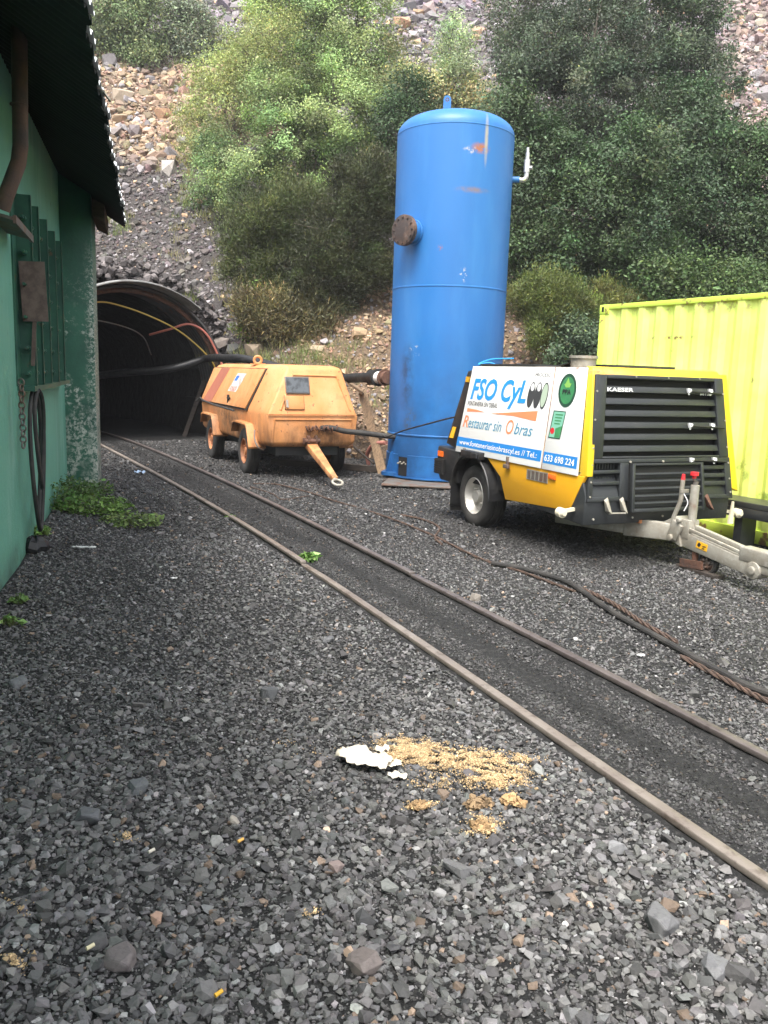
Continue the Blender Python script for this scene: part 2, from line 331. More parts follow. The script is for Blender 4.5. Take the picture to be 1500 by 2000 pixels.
# ================================================================ tunnel
def tl(root, p):   # world point -> the root's local space
    return root.matrix_basis.inverted() @ Vector(p)
tun = empty('tunnel_portal', (TC[0], TC[1], 0), math.atan2(TR[1], TR[0]))
tag(tun, 'arched mine tunnel mouth lined with corrugated steel sheets, rails running into its darkness', 'tunnel')
m_lining = Mat('corrugated_lining', (.10,.10,.10), .5, .4).var((.05,.045,.04), 3, .35, .65, .8).var(RUST, 4, .55, .7, .6).m
m_canopy = Mat('canopy_sheet', (.3,.3,.29), .5, .4).var((.12,.11,.1), 4, .4, .65, .7).m
def archpts(r, h, a0=0, a1=180, n=48, foot_=True):
    pts = [(r*math.cos(R_(a)), h+r*math.sin(R_(a))) for a in np.linspace(a0, a1, n)]
    if foot_: pts = [(r, -.3), (r, h*.5)]+pts+[(-r, h*.5), (-r, -.3)]
    return pts
def archshell(y0, y1, step, r, th, h, a0=0, a1=180, amp=.02, pitch=.16, foot_=True, edge=None):
    mb = MB(); rings = []
    ys = list(np.arange(y0, y1+1e-6, step)); pts = archpts(1, 0, a0, a1, 48, False)
    def ring(y, rr): 
        p = [(rr*math.cos(R_(a)), y, h+rr*math.sin(R_(a))) for a in np.linspace(a0, a1, 48)]
        return ([(rr, y, .9)]+p+[(-rr, y, .9)]) if foot_ else p
    inn = [ring(y, r+amp*math.sin(2*math.pi*y/pitch)) for y in ys]; out = [ring(y, r+th+amp*math.sin(2*math.pi*y/pitch)) for y in ys]
    n = len(inn[0]); vs = [p for q in inn for p in q]+[p for q in out for p in q]; K = len(ys)*n; fs = []
    for i in range(len(ys)-1):
        for j in range(n-1):
            a = i*n+j; fs += [(a, a+1, a+n+1, a+n), (K+a, K+a+n, K+a+n+1, K+a+1)]
    for j in range(n-1): fs.append((j, K+j, K+j+1, j+1)); a = (len(ys)-1)*n+j; fs.append((a, a+1, K+a+1, K+a))
    for i in range(len(ys)-1):
        a = i*n; fs.append((a, a+n, K+a+n, K+a)); a = i*n+n-1; fs.append((a, K+a, K+a+n, a+n))
    return mb.add(vs, fs)
archshell(-.05, 1.5, .04, TUBR-.06, .025, TUBH).build('corrugated_lining', m_lining, tun, smooth=True)
archshell(-.55, .5, .04, TUBR+.0, .02, TUBH, 52, 182, .02, .16, False).build('canopy_sheet', m_canopy, tun, smooth=True)
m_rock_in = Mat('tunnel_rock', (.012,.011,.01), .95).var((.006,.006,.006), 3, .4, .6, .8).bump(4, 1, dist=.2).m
mb = MB(); ring = lambda y, r: [(x, y, z) for x, z in archpts(r, TUBH)]
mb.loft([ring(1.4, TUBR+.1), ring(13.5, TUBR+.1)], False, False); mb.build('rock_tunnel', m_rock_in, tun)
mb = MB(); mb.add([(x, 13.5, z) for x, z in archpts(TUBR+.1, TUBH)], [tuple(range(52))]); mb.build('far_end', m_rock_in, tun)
m_tar = Mat('tarred_board', (.014,.012,.011), .9).m
for s in (1, -1): mb = MB(); mb.bx(s*(TUBR+.02)-.05, s*(TUBR+.02)+.05, 0, 2.6, -.3, .9); mb.build('side_board', m_tar, tun)
for y in (.15,):      # steel arch rib
    mb = MB(); mb.tube([(x, y, z) for x, z in archpts(TUBR-.14, TUBH, n=40)], .055, 6); mb.build('arch_rib', m_rust, tun, smooth=True)
mb = MB(); mb.bar((1.55, .9, 0), (1.95, .6, 1.35), .1, .1); mb.build('prop', m_dwood, tun)
def spl(pts, n=10):
    P = [np.array(p, float) for p in pts]; P = [2*P[0]-P[1]]+P+[2*P[-1]-P[-2]]; out = []
    for i in range(1, len(P)-2):
        for k in range(n):
            t = k/n; a, b, c, d = P[i-1], P[i], P[i+1], P[i+2]
            out.append(.5*((2*b)+(c-a)*t+(2*a-5*b+4*c-d)*t*t+(3*b-a-3*c+d)*t**3))
    out.append(P[-2]); return out
def T3(la, al, z): return tuple(np.array([TC[0], TC[1], 0])+np.append(TR*la+TA*al, z))
def hose(name, pts, r, m, label, cat, n=10, k=8, **kw):
    mb = MB(); mb.tube(spl(pts, k), r, n); return tag(mb.build(name, m, None, smooth=True), label, cat, **kw)
m_yel = Mat('yellow_hose', (.45,.30,.06), .5).m; m_redh = Mat('red_hose', (.48,.15,.11), .5).var((.35,.12,.09), 6, .4, .7, .6).m
hose('yellow_hose', [T3(-1.7,.3,2.3), T3(-.82,.15,2.9), T3(-.1,.05,2.88), T3(.98,.02,2.5), T3(1.7,-.02,1.97), T3(1.95,-.05,1.6), T3(2.1,-.1,1.0), T3(2.3,-.3,.1)], .017, m_yel, 'thin yellow hose curving along the inside of the tunnel arch', 'hose')
hose('red_hose', [T3(.7,.8,2.35), T3(1.0,.3,2.48), T3(1.34,.02,2.6), T3(1.7,-.05,2.42), T3(1.98,-.08,1.95), T3(2.2,-.2,1.3), T3(2.45,-.3,.3)], .026, m_redh, 'short red hose looping out at the right side of the tunnel mouth', 'hose')
hose('grey_cable', [T3(-1.4,.6,2.45), T3(-.8,.6,2.6), T3(0,.6,2.5), T3(.5,.7,2.3), T3(.8,1.0,1.9)], .014, m_galvd, 'faint pale cable hanging across the dark tunnel mouth below the yellow hose', 'cable')
air = empty('air_pipe', (-.2, 14.2, 1.56)); tag(air, 'long black air pipe running from the tunnel behind the orange compressor to the blue tank', 'pipe')
mb = MB(); mb.tube([tl(air, p) for p in spl([T3(-.6,4,1.2), T3(.2,1.6,1.45), T3(1.0,.3,1.6), T3(1.7,-.1,1.85), (-3.5, 18.1, 1.86), (-2.9, 17.3, 1.84), (-1.8, 16.4, 1.62), (-1.0, 15.6, 1.52), (-.6, 14.9, 1.55), (-.35, 14.05, 1.57), (-.18, 13.55, 1.58)], 10)], .085, 14)
mb.build('pipe', m_black, air, smooth=True)
a, b = Vector((-.35, 14.05, 1.57)), Vector((-.02, 13.2, 1.58)); dd = (b-a).normalized()
mb = MB(); mb.cyl(tl(air, a+dd*.2), tl(air, a+dd*.5), .125, .12); mb.cyl(tl(air, a+dd*.5), tl(air, a+dd*.54), .14); mb.build('coupling', m_black, air, smooth=True, ang=40)
mb = MB(); mb.cyl(tl(air, a+dd*.54), tl(air, a+dd*.80), .1, .1); mb.build('adapter', m_white, air, smooth=True, ang=40)
mb = MB(); mb.cyl(tl(air, a+dd*.80), tl(air, a+dd*.84), .13); mb.cyl(tl(air, a+dd*.84), tl(air, a+dd*.96), .1); mb.build('flange', m_rust, air, smooth=True, ang=40)
mb = MB(); mb.box(tl(air, a+dd*.32+Vector((-.04,-.118,.02))), (.22,.02,.04), Matrix.Rotation(-1.2, 3, 'Z')); mb.build('red_tag', m_red, air)

# ================================================================ rails
m_rail = Mat('rail_steel', (.21,.175,.15), .5, .3).var((.34,.30,.26), 3, .4, .65, .6, stretch=(1,1,1)).var((.08,.055,.04), 14, .55, .7, .7).bump(60, .15).m
m_rail2 = Mat('rail_steel_dark', (.12,.10,.095), .5, .4).var((.22,.19,.17), 3, .4, .65, .6).var((.06,.045,.04), 14, .55, .7, .7).bump(60, .15).m
def rail(side, y0, y1, dz, m, label, hw=.027):
    mb = MB(); prof = [(-hw, 0), (-hw, -.028), (-.008, -.036), (-.008, -.075), (.008, -.075), (.008, -.036), (hw, -.028), (hw, 0)]; rings = []
    for y in np.linspace(y0, y1, int((y1-y0)/.25)):
        x = float(railx(y, side)); x2 = float(railx(y+.1, side)); t = Vector((x2-x, .1, 0)).normalized(); n = Vector((t.y, -t.x, 0))
        z = gz(x, y)+.026+dz(y)
        rings.append([Vector((x, y, z))+n*a+Vector((0, 0, b)) for a, b in prof])
    mb.loft(rings); return tag(mb.build('rail', m, None, bevel=.005), label, 'rail', 'rails of the narrow track')
rail('l', -3, 6.95, lambda y: -.012*max(0, 1-(6.93-y)/.6), m_rail, 'left rail of the narrow track, near length with a pale brown top')
rail('l', 6.96, 22, lambda y: .012, m_rail, 'left rail of the narrow track, far length running into the tunnel')
rail('r', -3, 6.66, lambda y: 0, m_rail2, 'right rail of the narrow track, near dark grey length')
rail('r', 6.68, 22, lambda y: .012, m_rail2, 'right rail of the narrow track, far length passing the orange compressor')

# ================================================================ shed
shed = empty('shed', (-2.65, 5.66, 0), R_(16.2)); tag(shed, 'green rendered shed with a deep corrugated roof overhanging the yard', 'shed')
m_green = Mat('green_render', (.135,.36,.265), .7).var((.085,.25,.18), 1.2, .4, .7, .7, stretch=(1,1,.4)).var((.26,.46,.38), 2.5, .55, .75, .6, stretch=(1,1,.3)).var((.03,.07,.06), 6, .64, .75, .7).spot((.035,.04,.035), (0,-1.2,0), (.8,2.5,.45), .9, 3, .3, .6).spot((.04,.07,.055), (0,2.2,0), (.8,4.0,.32), .8, 3, .35, .6).bump(14, .35, dist=.02).m
m_dgreen = Mat('flaking_green_paint', (.032,.13,.085), .6).var((.018,.07,.05), 2, .4, .65, .8)
for (lo, z0, z1, am) in ((.54, 0, 2.4, 1), (.475, 0, 1.0, 1)):
    f = m_dgreen.ramp(m_dgreen.noise(26 if lo > .55 else 17, 8, .75), lo, lo+.05); g_ = m_dgreen.ramp(m_dgreen.noise(2.6, 3, .5), .42, .58); zz = m_dgreen.ramp(m_dgreen.axis(2), z1-.5, z1+.4, True)
    m_dgreen.mix(m_dgreen.mul(m_dgreen.mul(f, g_), zz), (.5,.52,.46))
f = m_dgreen.ramp(m_dgreen.noise(30, 8, .75), .5, .56); ed = m_dgreen.ramp(m_dgreen.axis(0), .25, .36); zz = m_dgreen.ramp(m_dgreen.axis(2), 2.6, 3.2, True)
m_dgreen.mix(m_dgreen.mul(m_dgreen.mul(f, ed), zz), (.5,.52,.46)); m_dgreen.bump(24, .4, dist=.01); m_dgreen = m_dgreen.m
m_sheetd = Mat('roof_sheet', (.022,.023,.02), .7, .2).var((.014,.014,.013), 3, .4, .6, .7).m
m_sheetw = Mat('skylit_edge_white', (.75,.78,.78), .4).m  # white that stands for sky light on the roof edge
mb = MB(); mb.hexa([Vector(p) for p in ((-.25,-9,-.3),(0,-9,-.3),(0,5.05,-.3),(-.25,5.05,-.3),(-.25,-9,3.93),(0,-9,3.79),(0,5.05,3.93),(-.25,5.05,4.07))]); mb.bx(-5.6, -.25, 5.2, 5.45, -.3, 3.6); mb.bx(-5.6, -5.35, -9, 5.2, -.3, 3.6); mb.bx(-5.35, -.25, -9, -8.75, -.3, 3.6); mb.build('wall', m_green, shed)
mb = MB(); mb.add([(-.02,5.2,3.6),(-5.6,5.2,3.6),(-2.8,5.2,5.4),(-.02,5.45,3.6),(-5.6,5.45,3.6),(-2.8,5.45,5.4)], [(0,1,2),(3,5,4),(0,2,5,3),(2,1,4,5)]); mb.build('gable', m_green, shed)
mb = MB(); mb.hexa([Vector(p) for p in ((-.3,5.05,-.3),(.37,5.05,-.3),(.37,5.95,-.3),(-.3,5.95,-.3),(-.3,5.05,4.09),(.37,5.05,3.71),(.37,5.95,3.71),(-.3,5.95,4.09))]); mb.build('pillar', m_dgreen, shed, bevel=.02)
# corrugated roof
SL = .6; ez = 3.5; ex = .74
def roofsheet(x0, x1, y0, y1, off, th, ph=0, amp=.028, pitch=.17):
    mb = MB(); ys = np.arange(y0, y1, pitch/6); vs = []
    for y in ys:
        w = amp*math.sin(2*math.pi*y/pitch+ph)+off
        jag = .012*math.sin(y*13)+.02*(math.sin(y*3.1) > .8)
        for (x, d) in ((x0+jag, 0), (x1, 0), (x1, th), (x0+jag, th)): vs.append((x+.005*(y-5.8), y, ez+(ex-x)*SL+w+d+.0153*(y-5.8)))
    n = len(ys); fs = []
    for i in range(n-1):
        a = i*4
        for j in range(4): fs.append((a+j, a+(j+1)%4, a+4+(j+1)%4, a+4+j))
    fs += [(0,3,2,1), (4*n-4,4*n-3,4*n-2,4*n-1)]
    return mb.add(vs, fs)
roofsheet(ex, -2.8, -9, 6.15, 0, .006, 0, .02, .115).build('roof', m_sheetd, shed, smooth=True, ang=50)
roofsheet(ex+.014, .55, -9, 6.1, .052, .004, 3.14, .022, .115).build('skylit_teeth', m_sheetw, shed, smooth=True, ang=50)  # added white sheet, its bright teeth stand for sky light along the eave
mb = MB(); mb.add([(-2.8,-9,ez+(ex+2.8)*SL),(-2.8,6.15,ez+(ex+2.8)*SL),(-6.4,6.15,3.5),(-6.4,-9,3.5),(-2.8,-9,ez+(ex+2.8)*SL+.03),(-2.8,6.15,ez+(ex+2.8)*SL+.03),(-6.4,6.15,3.53),(-6.4,-9,3.53)], [(0,1,2,3),(7,6,5,4),(0,4,5,1),(1,5,6,2),(2,6,7,3),(3,7,4,0)]); mb.build('rear_roof', m_sheetd, shed)
mb = MB(); mb.add([(.39,4.9,3.42),(.53,4.9,3.36),(.53,6.0,3.36),(.39,6.0,3.42),(.39,4.9,3.62),(.53,4.9,3.56),(.53,6.08,3.56),(.39,6.08,3.62)], [(3,2,1,0),(4,5,6,7),(0,1,5,4),(1,2,6,5),(2,3,7,6),(3,0,4,7)]); mb.build('purlin', m_dwood, shed)
mb = MB(); mb.box((.62, .05, 3.50), (.26,.09,.008), Matrix.Rotation(R_(24), 3, 'Y') @ Matrix.Rotation(R_(14), 3, 'X')); mb.box((.75, .08, 3.43), (.08,.06,.008), Matrix.Rotation(R_(50), 3, 'Y')); mb.build('torn_strip', m_galv, shed)
# downpipe
mb = MB(); mb.tube([tl(shed, p) for p in (at(34,-160,5.6), at(38,120,5.6), at(40,285,5.6), at(36,318,5.6), at(12,382,5.5), at(4,410,5.5))], [.048]*6, 16)
mb.ring(tl(shed, at(37,205,5.6)), (0,0,1), .05, .006); mb.build('downpipe', Mat('rusty_pipe', (.11,.06,.04), .8).var((.05,.04,.035), 5, .4, .6, .8).bump(30, .3).m, shed, smooth=True, ang=60)
mb = MB(); mb.box(tl(shed, at(2,436,6.0)), (.28,.9,.02), Matrix.Rotation(R_(12), 3, 'Y')); mb.box(tl(shed, at(4,440,6.0))+Vector((.14,0,-.02)), (.02,.9,.05)); mb.build('ledge', m_galvd, shed)
mb = MB(); mb.bx(0, .05, -1.05, -.86, -.1, 1.05); mb.build('door_frame', Mat('pale_board', (.42,.38,.3), .8).var((.25,.2,.15), 6, .4, .65, .7, stretch=(1,1,.2)).m, shed)
# window grille: upright blades threaded on rods
m_gpaint = Mat('dark_green_steel', (.028,.12,.075), .55).var((.015,.06,.045), 3, .4, .65, .8).var(RUST, 9, .62, .72, .7).m
gr = MB(); gr.bx(.0, .012, .95, 4.3, 1.46, 2.98); gr.bx(0, .13, 1.0, 4.3, 1.42, 1.46)
grille = gr.build('window_grille', m_gpaint, shed)
for t in (1.15, 1.65, 2.3, 3.0, 3.7):
    mb = MB(); mb.bx(.012, .13, t, t+.012, 1.46, 2.94); mb.bx(.115, .13, t, t+.05, 1.46, 2.94); mb.build('blade', m_gpaint, grille)
for z in (1.56, 1.76, 2.0, 2.25, 2.5, 2.76):
    mb = MB(); mb.cyl((.075, 1.0, z), (.075, 4.25, z), .012, n=8)
    for t in (1.15, 1.65, 2.3, 3.0, 3.7): mb.cyl((.075, t-.06, z), (.075, t, z), .02, n=8)
    mb.build('rod', m_gpaint, grille)
mb = MB(); mb.box((.135, 1.09, 2.20), (.19, .008, .46), Matrix.Rotation(R_(-2), 3, 'Y')); mb.box((.12, 1.1, 1.8), (.03, .01, .36), Matrix.Rotation(R_(4), 3, 'Y')); mb.build('rusty_plate', Mat('brown_plate', (.17,.12,.1), .75).var((.09,.06,.05), 12, .4, .6, .8).m, grille)
def L2W(o, p): return o.matrix_basis @ Vector(p)
def loop(cy, hw, zt, zb, x, n=30, lean=0):
    return [(x+.012*math.sin(a*2), cy+hw*math.sin(a)+lean*(math.cos(a)), (zt+zb)/2+(zt-zb)/2*math.cos(a)) for a in [2*math.pi*k/n+.12 for k in range(n)]]
mb = MB(); P = loop(1.28, .42, 1.45, .25, .10)+loop(1.2, .24, 1.42, .62, .13)+loop(1.33, .3, 1.43, .33, .08)[:20]
mb.tube([L2W(shed, p) for p in P], .017, 8); tag(mb.build('hanging_hose', m_rubber, None, smooth=True), 'coiled black rubber hose hanging on the green wall below the window grille', 'hose')
mb = MB(); z = 1.5
for i in range(12):
    c = L2W(shed, (.09, .52+.01*math.sin(i), z)); ax = (1,0,0) if i % 2 else (.3,1,0)
    mb.ring(c, ax, .026, .007, 12, 6); z -= .042
tag(mb.build('chain', m_galvd, None, smooth=True), 'short rusty chain hanging beside the coiled hose on the green wall', 'chain')

# ================================================================ blue tank
tank = empty('pressure_tank', (.9, 13.2, .1), 0); tag(tank, 'tall upright blue pressure tank standing on steel plates behind the yellow compressor', 'tank')
TR_ = .875
M = Mat('blue_paint', (.022,.15,.42), .38, spec=.5).var((.019,.13,.37), 1.1, .4, .65, .7, stretch=(1,1,.25)).var((.045,.21,.48), 3, .5, .75, .5, stretch=(1,1,.2))
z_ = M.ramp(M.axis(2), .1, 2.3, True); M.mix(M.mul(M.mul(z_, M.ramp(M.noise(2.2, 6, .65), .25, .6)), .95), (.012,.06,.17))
M.spot((.33,.12,.05), (.30,-.8,4.72), (.16,.5,.09), 1, 10, .46, .5); M.spot((.5,.45,.42), (.17,-.85,4.68), (.14,.4,.06), 1, 14, .54, .57)
M.spot((.42,.36,.24), (.38,-.72,4.85), (.035,.6,.42), .8, 4, .3, .55); M.spot((.22,.14,.09), (.2,-.8,4.15), (.30,.5,.055), .85, 5, .36, .6)
M.spot((.6,.55,.5), (.13,-.83,2.98), (.07,.4,.12), 1, 16, .56, .58); M.spot((.35,.12,.07), (-.22,-.84,3.35), (.05,.4,.05), 1, 20, .5, .53)
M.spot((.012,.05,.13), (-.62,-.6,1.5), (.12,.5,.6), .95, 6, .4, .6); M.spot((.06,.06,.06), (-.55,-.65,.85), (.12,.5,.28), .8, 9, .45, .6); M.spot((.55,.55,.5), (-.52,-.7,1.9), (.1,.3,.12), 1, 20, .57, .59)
M.bump(3, .06, dist=.05); m_blue = M.rvar(3, .35, .5).m
prof = [(TR_, 0), (TR_, .62), (TR_+.012, .63), (TR_+.012, .645), (TR_, .655), (TR_, 2.81), (TR_+.006, 2.815), (TR_+.006, 2.83), (TR_, 2.835), (TR_, 5.03), (TR_+.004, 5.035), (TR_+.004, 5.045), (TR_, 5.05)]
for k in range(1, 15):
    a = R_(90*k/14); prof.append((TR_*math.cos(a)**.62 if k < 14 else .001, 5.05+.30*math.sin(a)))
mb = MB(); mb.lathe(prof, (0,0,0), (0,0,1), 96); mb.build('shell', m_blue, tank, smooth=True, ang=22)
mb = MB()   # skirt with the inspection opening left out
a0, a1 = R_(216), R_(230); rr = TR_+.016; n = 60
angs = np.linspace(a1, a0+2*math.pi, n); vs = []; fs = []
for a in angs: vs += [(rr*math.cos(a), rr*math.sin(a), 0), (rr*math.cos(a), rr*math.sin(a), .33), ((rr-.015)*math.cos(a), (rr-.015)*math.sin(a), .335), ((rr-.015)*math.cos(a), (rr-.015)*math.sin(a), 0)]
for i in range(n-1):
    for j in range(4): fs.append((i*4+j, i*4+4+j, i*4+4+(j+1)%4, i*4+(j+1)%4))
mb.add(vs, fs+[(0,1,2,3),(4*n-1,4*n-2,4*n-3,4*n-4)]); mb.build('skirt', m_blue, tank, smooth=True, ang=40)
mb = MB(); pp = []
for a in np.linspace(R_(217), R_(229), 8): pp.append(((TR_+.004)*math.cos(a), (TR_+.004)*math.sin(a)))
mb.loft([[(x, y, .01) for x, y in pp], [(x, y, .3) for x, y in pp]], False, False); mb.build('inspection_opening', m_void, tank)
ca = R_(223); c0 = Vector((math.cos(ca), math.sin(ca), 0)); mb = MB()
for k in range(5): mb.cyl(c0*(TR_)+Vector((.03*k-.06, -.02*k+.04, .2+.02*(k%2))), c0*(TR_+.03)+Vector((.03*k-.06, -.02*k+.04, .2+.02*(k%2))), .012, n=8)
mb.build('shiny_bolt', m_galv, tank)
for a in (206, 285, 345):
    d = Vector((math.cos(R_(a)), math.sin(R_(a)), 0)); mb = MB(); s = Vector((-d.y, d.x, 0))*.008
    p = [d*TR_, d*(TR_+(.13 if a == 206 else .05)), d*(TR_+.04), d*TR_]; z = [0, 0, .36 if a == 206 else .22, .36 if a == 206 else .22]
    mb.hexa([q+s*e+Vector((0,0,h)) for e in (-1, 1) for q, h in zip(p, z)]); mb.build('gusset', m_blue, tank)
    if a == 206:
        mb = MB(); mb.cyl(d*(TR_+.03)+Vector((0,0,0)), d*(TR_+.03)+Vector((0,0,.05)), .15); mb.build('foot_pad', m_blue, tank)
mb = MB(); mb.cyl((0,0,-.012), (0,0,.004), TR_+.07, n=64); mb.build('base_ring', m_blue, tank)
# blind flange
na = R_(270-43); nd = Vector((math.cos(na), math.sin(na), 0)); zc = 3.58
mb = MB(); mb.cyl(nd*.8+Vector((0,0,zc)), nd*1.04+Vector((0,0,zc)), .155, n=28); mb.ring(nd*.885+Vector((0,0,zc)), nd, .165, .014, 28); noz = mb.build('nozzle', m_blue, tank, smooth=True, ang=40)
m_fl = Mat('brown_flange', (.045,.033,.03), .65).var((.16,.09,.06), 6, .45, .65, .7).var((.2,.19,.18), 9, .6, .7, .5).bump(30, .3).m
mb = MB(); mb.cyl(nd*1.04+Vector((0,0,zc)), nd*1.075+Vector((0,0,zc)), .215, n=40); mb.cyl(nd*1.083+Vector((0,0,zc)), nd*1.115+Vector((0,0,zc)), .215, n=40)
fl = mb.build('blind_flange', m_fl, tank, bevel=.004); s_ = Vector((-nd.y, nd.x, 0))
for k in range(12):
    a = 2*math.pi*k/12; c = nd*1.1+Vector((0,0,zc))+(s_*math.cos(a)+Vector((0,0,1))*math.sin(a))*.178
    mb = MB(); mb.cyl(c-nd*.08, c+nd*.035, .017, n=6); mb.build('bolt', m_fl, fl)
# lifting lug, safety valve
mb = MB(); rg = [(-.055,5.33),(.055,5.33),(.055,5.46),(.04,5.5),(0,5.515),(-.04,5.5),(-.055,5.46)]; mb.loft([[(x-.17,-.36,z+.03) for x, z in rg], [(x-.17,-.335,z+.03) for x, z in rg]]); mb.build('lifting_lug', m_blue, tank)
mb = MB(); mb.ring((-.17,-.348,5.485), (0,1,0), .022, .014, 16, 6); mb.build('lug_eye', m_fl, tank)
mb = MB(); mb.cyl((.86,-.1,4.47), (.97,-.1,4.47), .045); mb.build('valve_socket', m_blue, tank, smooth=True, ang=40)
mb = MB(); mb.tube(spl([(.97,-.1,4.47),(1.03,-.1,4.47),(1.07,-.1,4.51),(1.075,-.1,4.58)], 5), .035, 12); mb.cyl((1.075,-.1,4.58),(1.075,-.1,4.76), .045, n=8); mb.cyl((1.075,-.1,4.76),(1.075,-.1,4.86), .03, n=10); mb.cyl((1.075,-.1,4.86),(1.075,-.1,4.93), .022, n=10); mb.cyl((1.075,-.1,4.64),(1.15,-.13,4.64), .028, n=10)
mb.build('safety_valve', Mat('zinc_valve', (.6,.58,.55), .35, .6).m, tank, smooth=True, ang=40)
pl = MB(); pl.bar((.0, 12.28, .055), (1.9, 12.0, .055), .75, .025); tag(pl.build('steel_plate', m_galvd, None, bevel=.004), 'thin rusty steel plate under the front of the blue tank', 'plate')
pl = MB(); pl.bar((.05, 13.2, .04), (1.85, 13.0, .04), 1.6, .04); tag(pl.build('steel_plate', m_dwood, None), 'thick dark base slab lying under the whole blue tank', 'plate')
pl = MB(); pl.bar((-2.0, 14.6, .05), (.3, 13.7, .06), .12, .1); tag(pl.build('beam', m_dwood, None), 'low dark beam on the ground between the orange compressor and the blue tank', 'beam')
hose('thin_cable', [(-.05, 12.35, .73), (.02, 12.26, .73), (.25, 12.05, .84), (.5, 11.2, .98), (.75, 10.3, 1.12), (.85, 10.05, 1.16)], .011, m_black, 'thin black cable stretched across the blue tank to the yellow compressor', 'cable')
# propped board and lid behind the orange compressor
pl = MB(); pl.bar(at(708,765,15), at(748,928,13.6), .16, .03, up=(.3,1,0)); tag(pl.build('wooden_plank', m_wood, None, bevel=.004), 'weathered wooden plank leaning between the orange compressor and the blue tank', 'plank')
pl = MB(); pl.hexa([Vector(p) for p in ((-.95,15.4,1.55),(-.45,14.6,1.27),(-.35,15.9,1.2),(-.85,16.5,1.5))]+[Vector(p)+Vector((0,0,.04)) for p in ((-.95,15.4,1.55),(-.45,14.6,1.27),(-.35,15.9,1.2),(-.85,16.5,1.5))]); tag(pl.build('plywood_sheet', m_wood, None), 'small sloping plywood sheet resting on top of the leaning plank', 'plywood')
hose('pink_hose', [(-.3,14.6,.05), (-.32,14.5,.25), (-.2,14.2,.45), (.0,13.9,.5)], .035, Mat('pink_hose', (.6,.25,.2), .6).m, 'short faded pink hose behind the leaning plank', 'hose')
hose('black_rod', [(-1.0,14.8,.75), (-.6,14.5,.4), (-.2,14.1,.12)], .02, m_dwood, 'thin dark rod leaning on the ground behind the plank', 'rod')

# ================================================================ lime container
CO = (2.64, 10.75); CA = math.atan2(-.872, .489)
con = empty('shipping_container', (CO[0], CO[1], 0), CA); tag(con, 'lime green corrugated shipping container behind the yellow compressor', 'container')
M = Mat('lime_paint', (.70,.84,.18), .45).var((.80,.90,.32), 1.5, .45, .7, .7).var((.58,.78,.12), 3, .55, .7, .5, stretch=(1,1,.2))
M.mix(M.mul(M.ramp(M.noise(2.5, 6, .7), .52, .62), M.ramp(M.axis(2), .75, 1.25, True)), (.25,.36,.06)); M.spot((.16,.2,.06), (3.0,0,1.2), (.3,.5,.5), .7, 5, .45, .6).spot((.3,.2,.08), (2.2,0,2.48), (2.6,.4,.10), .9, 9, .5, .62).var((.42,.5,.12), 5, .62, .74, .6, stretch=(3,3,.35)); M.spot((.16,.07,.04), (1.15,0,2.15), (.5,.3,.03), 1, 10, .5, .55); M.spot((.16,.07,.04), (1.2,0,2.02), (.05,.3,.03), 1, 10, .4, .5); M.spot((.16,.07,.04), (2.3,0,1.7), (.04,.3,.04), 1, 10, .4, .5)
m_lime = M.var(RUST, 22, .70, .74, .9).rvar(4, .4, .55).m
M = Mat('lime_rail_paint', (.60,.78,.10), .5).var((.2,.09,.05), 7, .55, .62, .9); m_limer = M.m
Lc = 6.06; Hc = 2.58; Wc = 2.43
def corr(length, y, sgn, z0, z1):
    mb = MB(); x = .1; xs = []; per = .278; d = .036
    while x < length-.1-per:
        for (a, b) in ((0, 0), (.072, 0), (.14, d), (.212, d)): xs.append((x+a, b))
        x += per
    xs.append((length-.1, 0)); vs = []
    for x, b in xs: vs += [(x, y+sgn*(b+.012), z0), (x, y+sgn*(b+.012), z1)]
    return mb.add(vs, [(2*i, 2*i+2, 2*i+3, 2*i+1) for i in range(len(xs)-1)])
for y, s in ((0, 1), (Wc, -1)):
    o = corr(Lc, y, s, .14, Hc-.06).build('side_panel', m_lime, con); m_ = o.modifiers.new('thickness', 'SOLIDIFY'); m_.thickness = .003
mb = MB(); 
for x in (0, Lc-.1):
    for y in (0, Wc-.1):
        mb2 = MB(); mb2.bx(x+.002, x+.098, y+.002, y+.098, .11, Hc-.118); mb2.build('corner_post', m_limer, con, bevel=.006)
        for z in (0, Hc-.118):
            mb2 = MB(); mb2.bx(x-.004, x+.16, y-.004, y+.13, z, z+.118); cc = mb2.build('corner_casting', m_limer, con, bevel=.01)
            if y == 0:
                mb2 = MB(); xm = x+.06 if x == 0 else x+.06; mb2.box((xm, -.005, z+.06), (.035, .004, .06)); mb2.build('casting_hole', m_void, cc)
for y in (0, Wc-.06):
    mb2 = MB(); mb2.bx(.1, Lc-.1, y, y+.06, Hc-.06, Hc-.002); mb2.build('top_rail', m_limer, con, bevel=.004)
    mb2 = MB(); mb2.bx(.1, Lc-.1, y, y+.05, 0.01, .15); mb2.build('bottom_rail', m_limer, con, bevel=.004)
mb = MB(); mb.bx(.02, Lc-.02, .02, Wc-.02, Hc-.03, Hc-.01); mb.build('roof', m_limer, con)
for x in (.02, Lc-.05): mb = MB(); mb.bx(x, x+.03, .1, Wc-.1, .12, Hc-.03); mb.build('end_panel', m_lime, con)
# dark steel shelf in front of the container
sh = empty('steel_bench', L2W(con, (3.2, -.3, 0)), CA); tag(sh, 'dark steel bench along the foot of the lime container behind the drawbar', 'bench')
mb = MB(); mb.bx(-1.0, 2.2, -.16, .2, .44, .50); mb.bx(-1.0, 2.2, -.16, -.13, .34, .44); mb.build('top', m_blackm, sh, bevel=.006)
for x in (-.6, .02, 1.9):
    mb = MB(); mb.bx(x, x+.09, -.12, .1, 0, .44); mb.build('leg', m_blackm, sh)
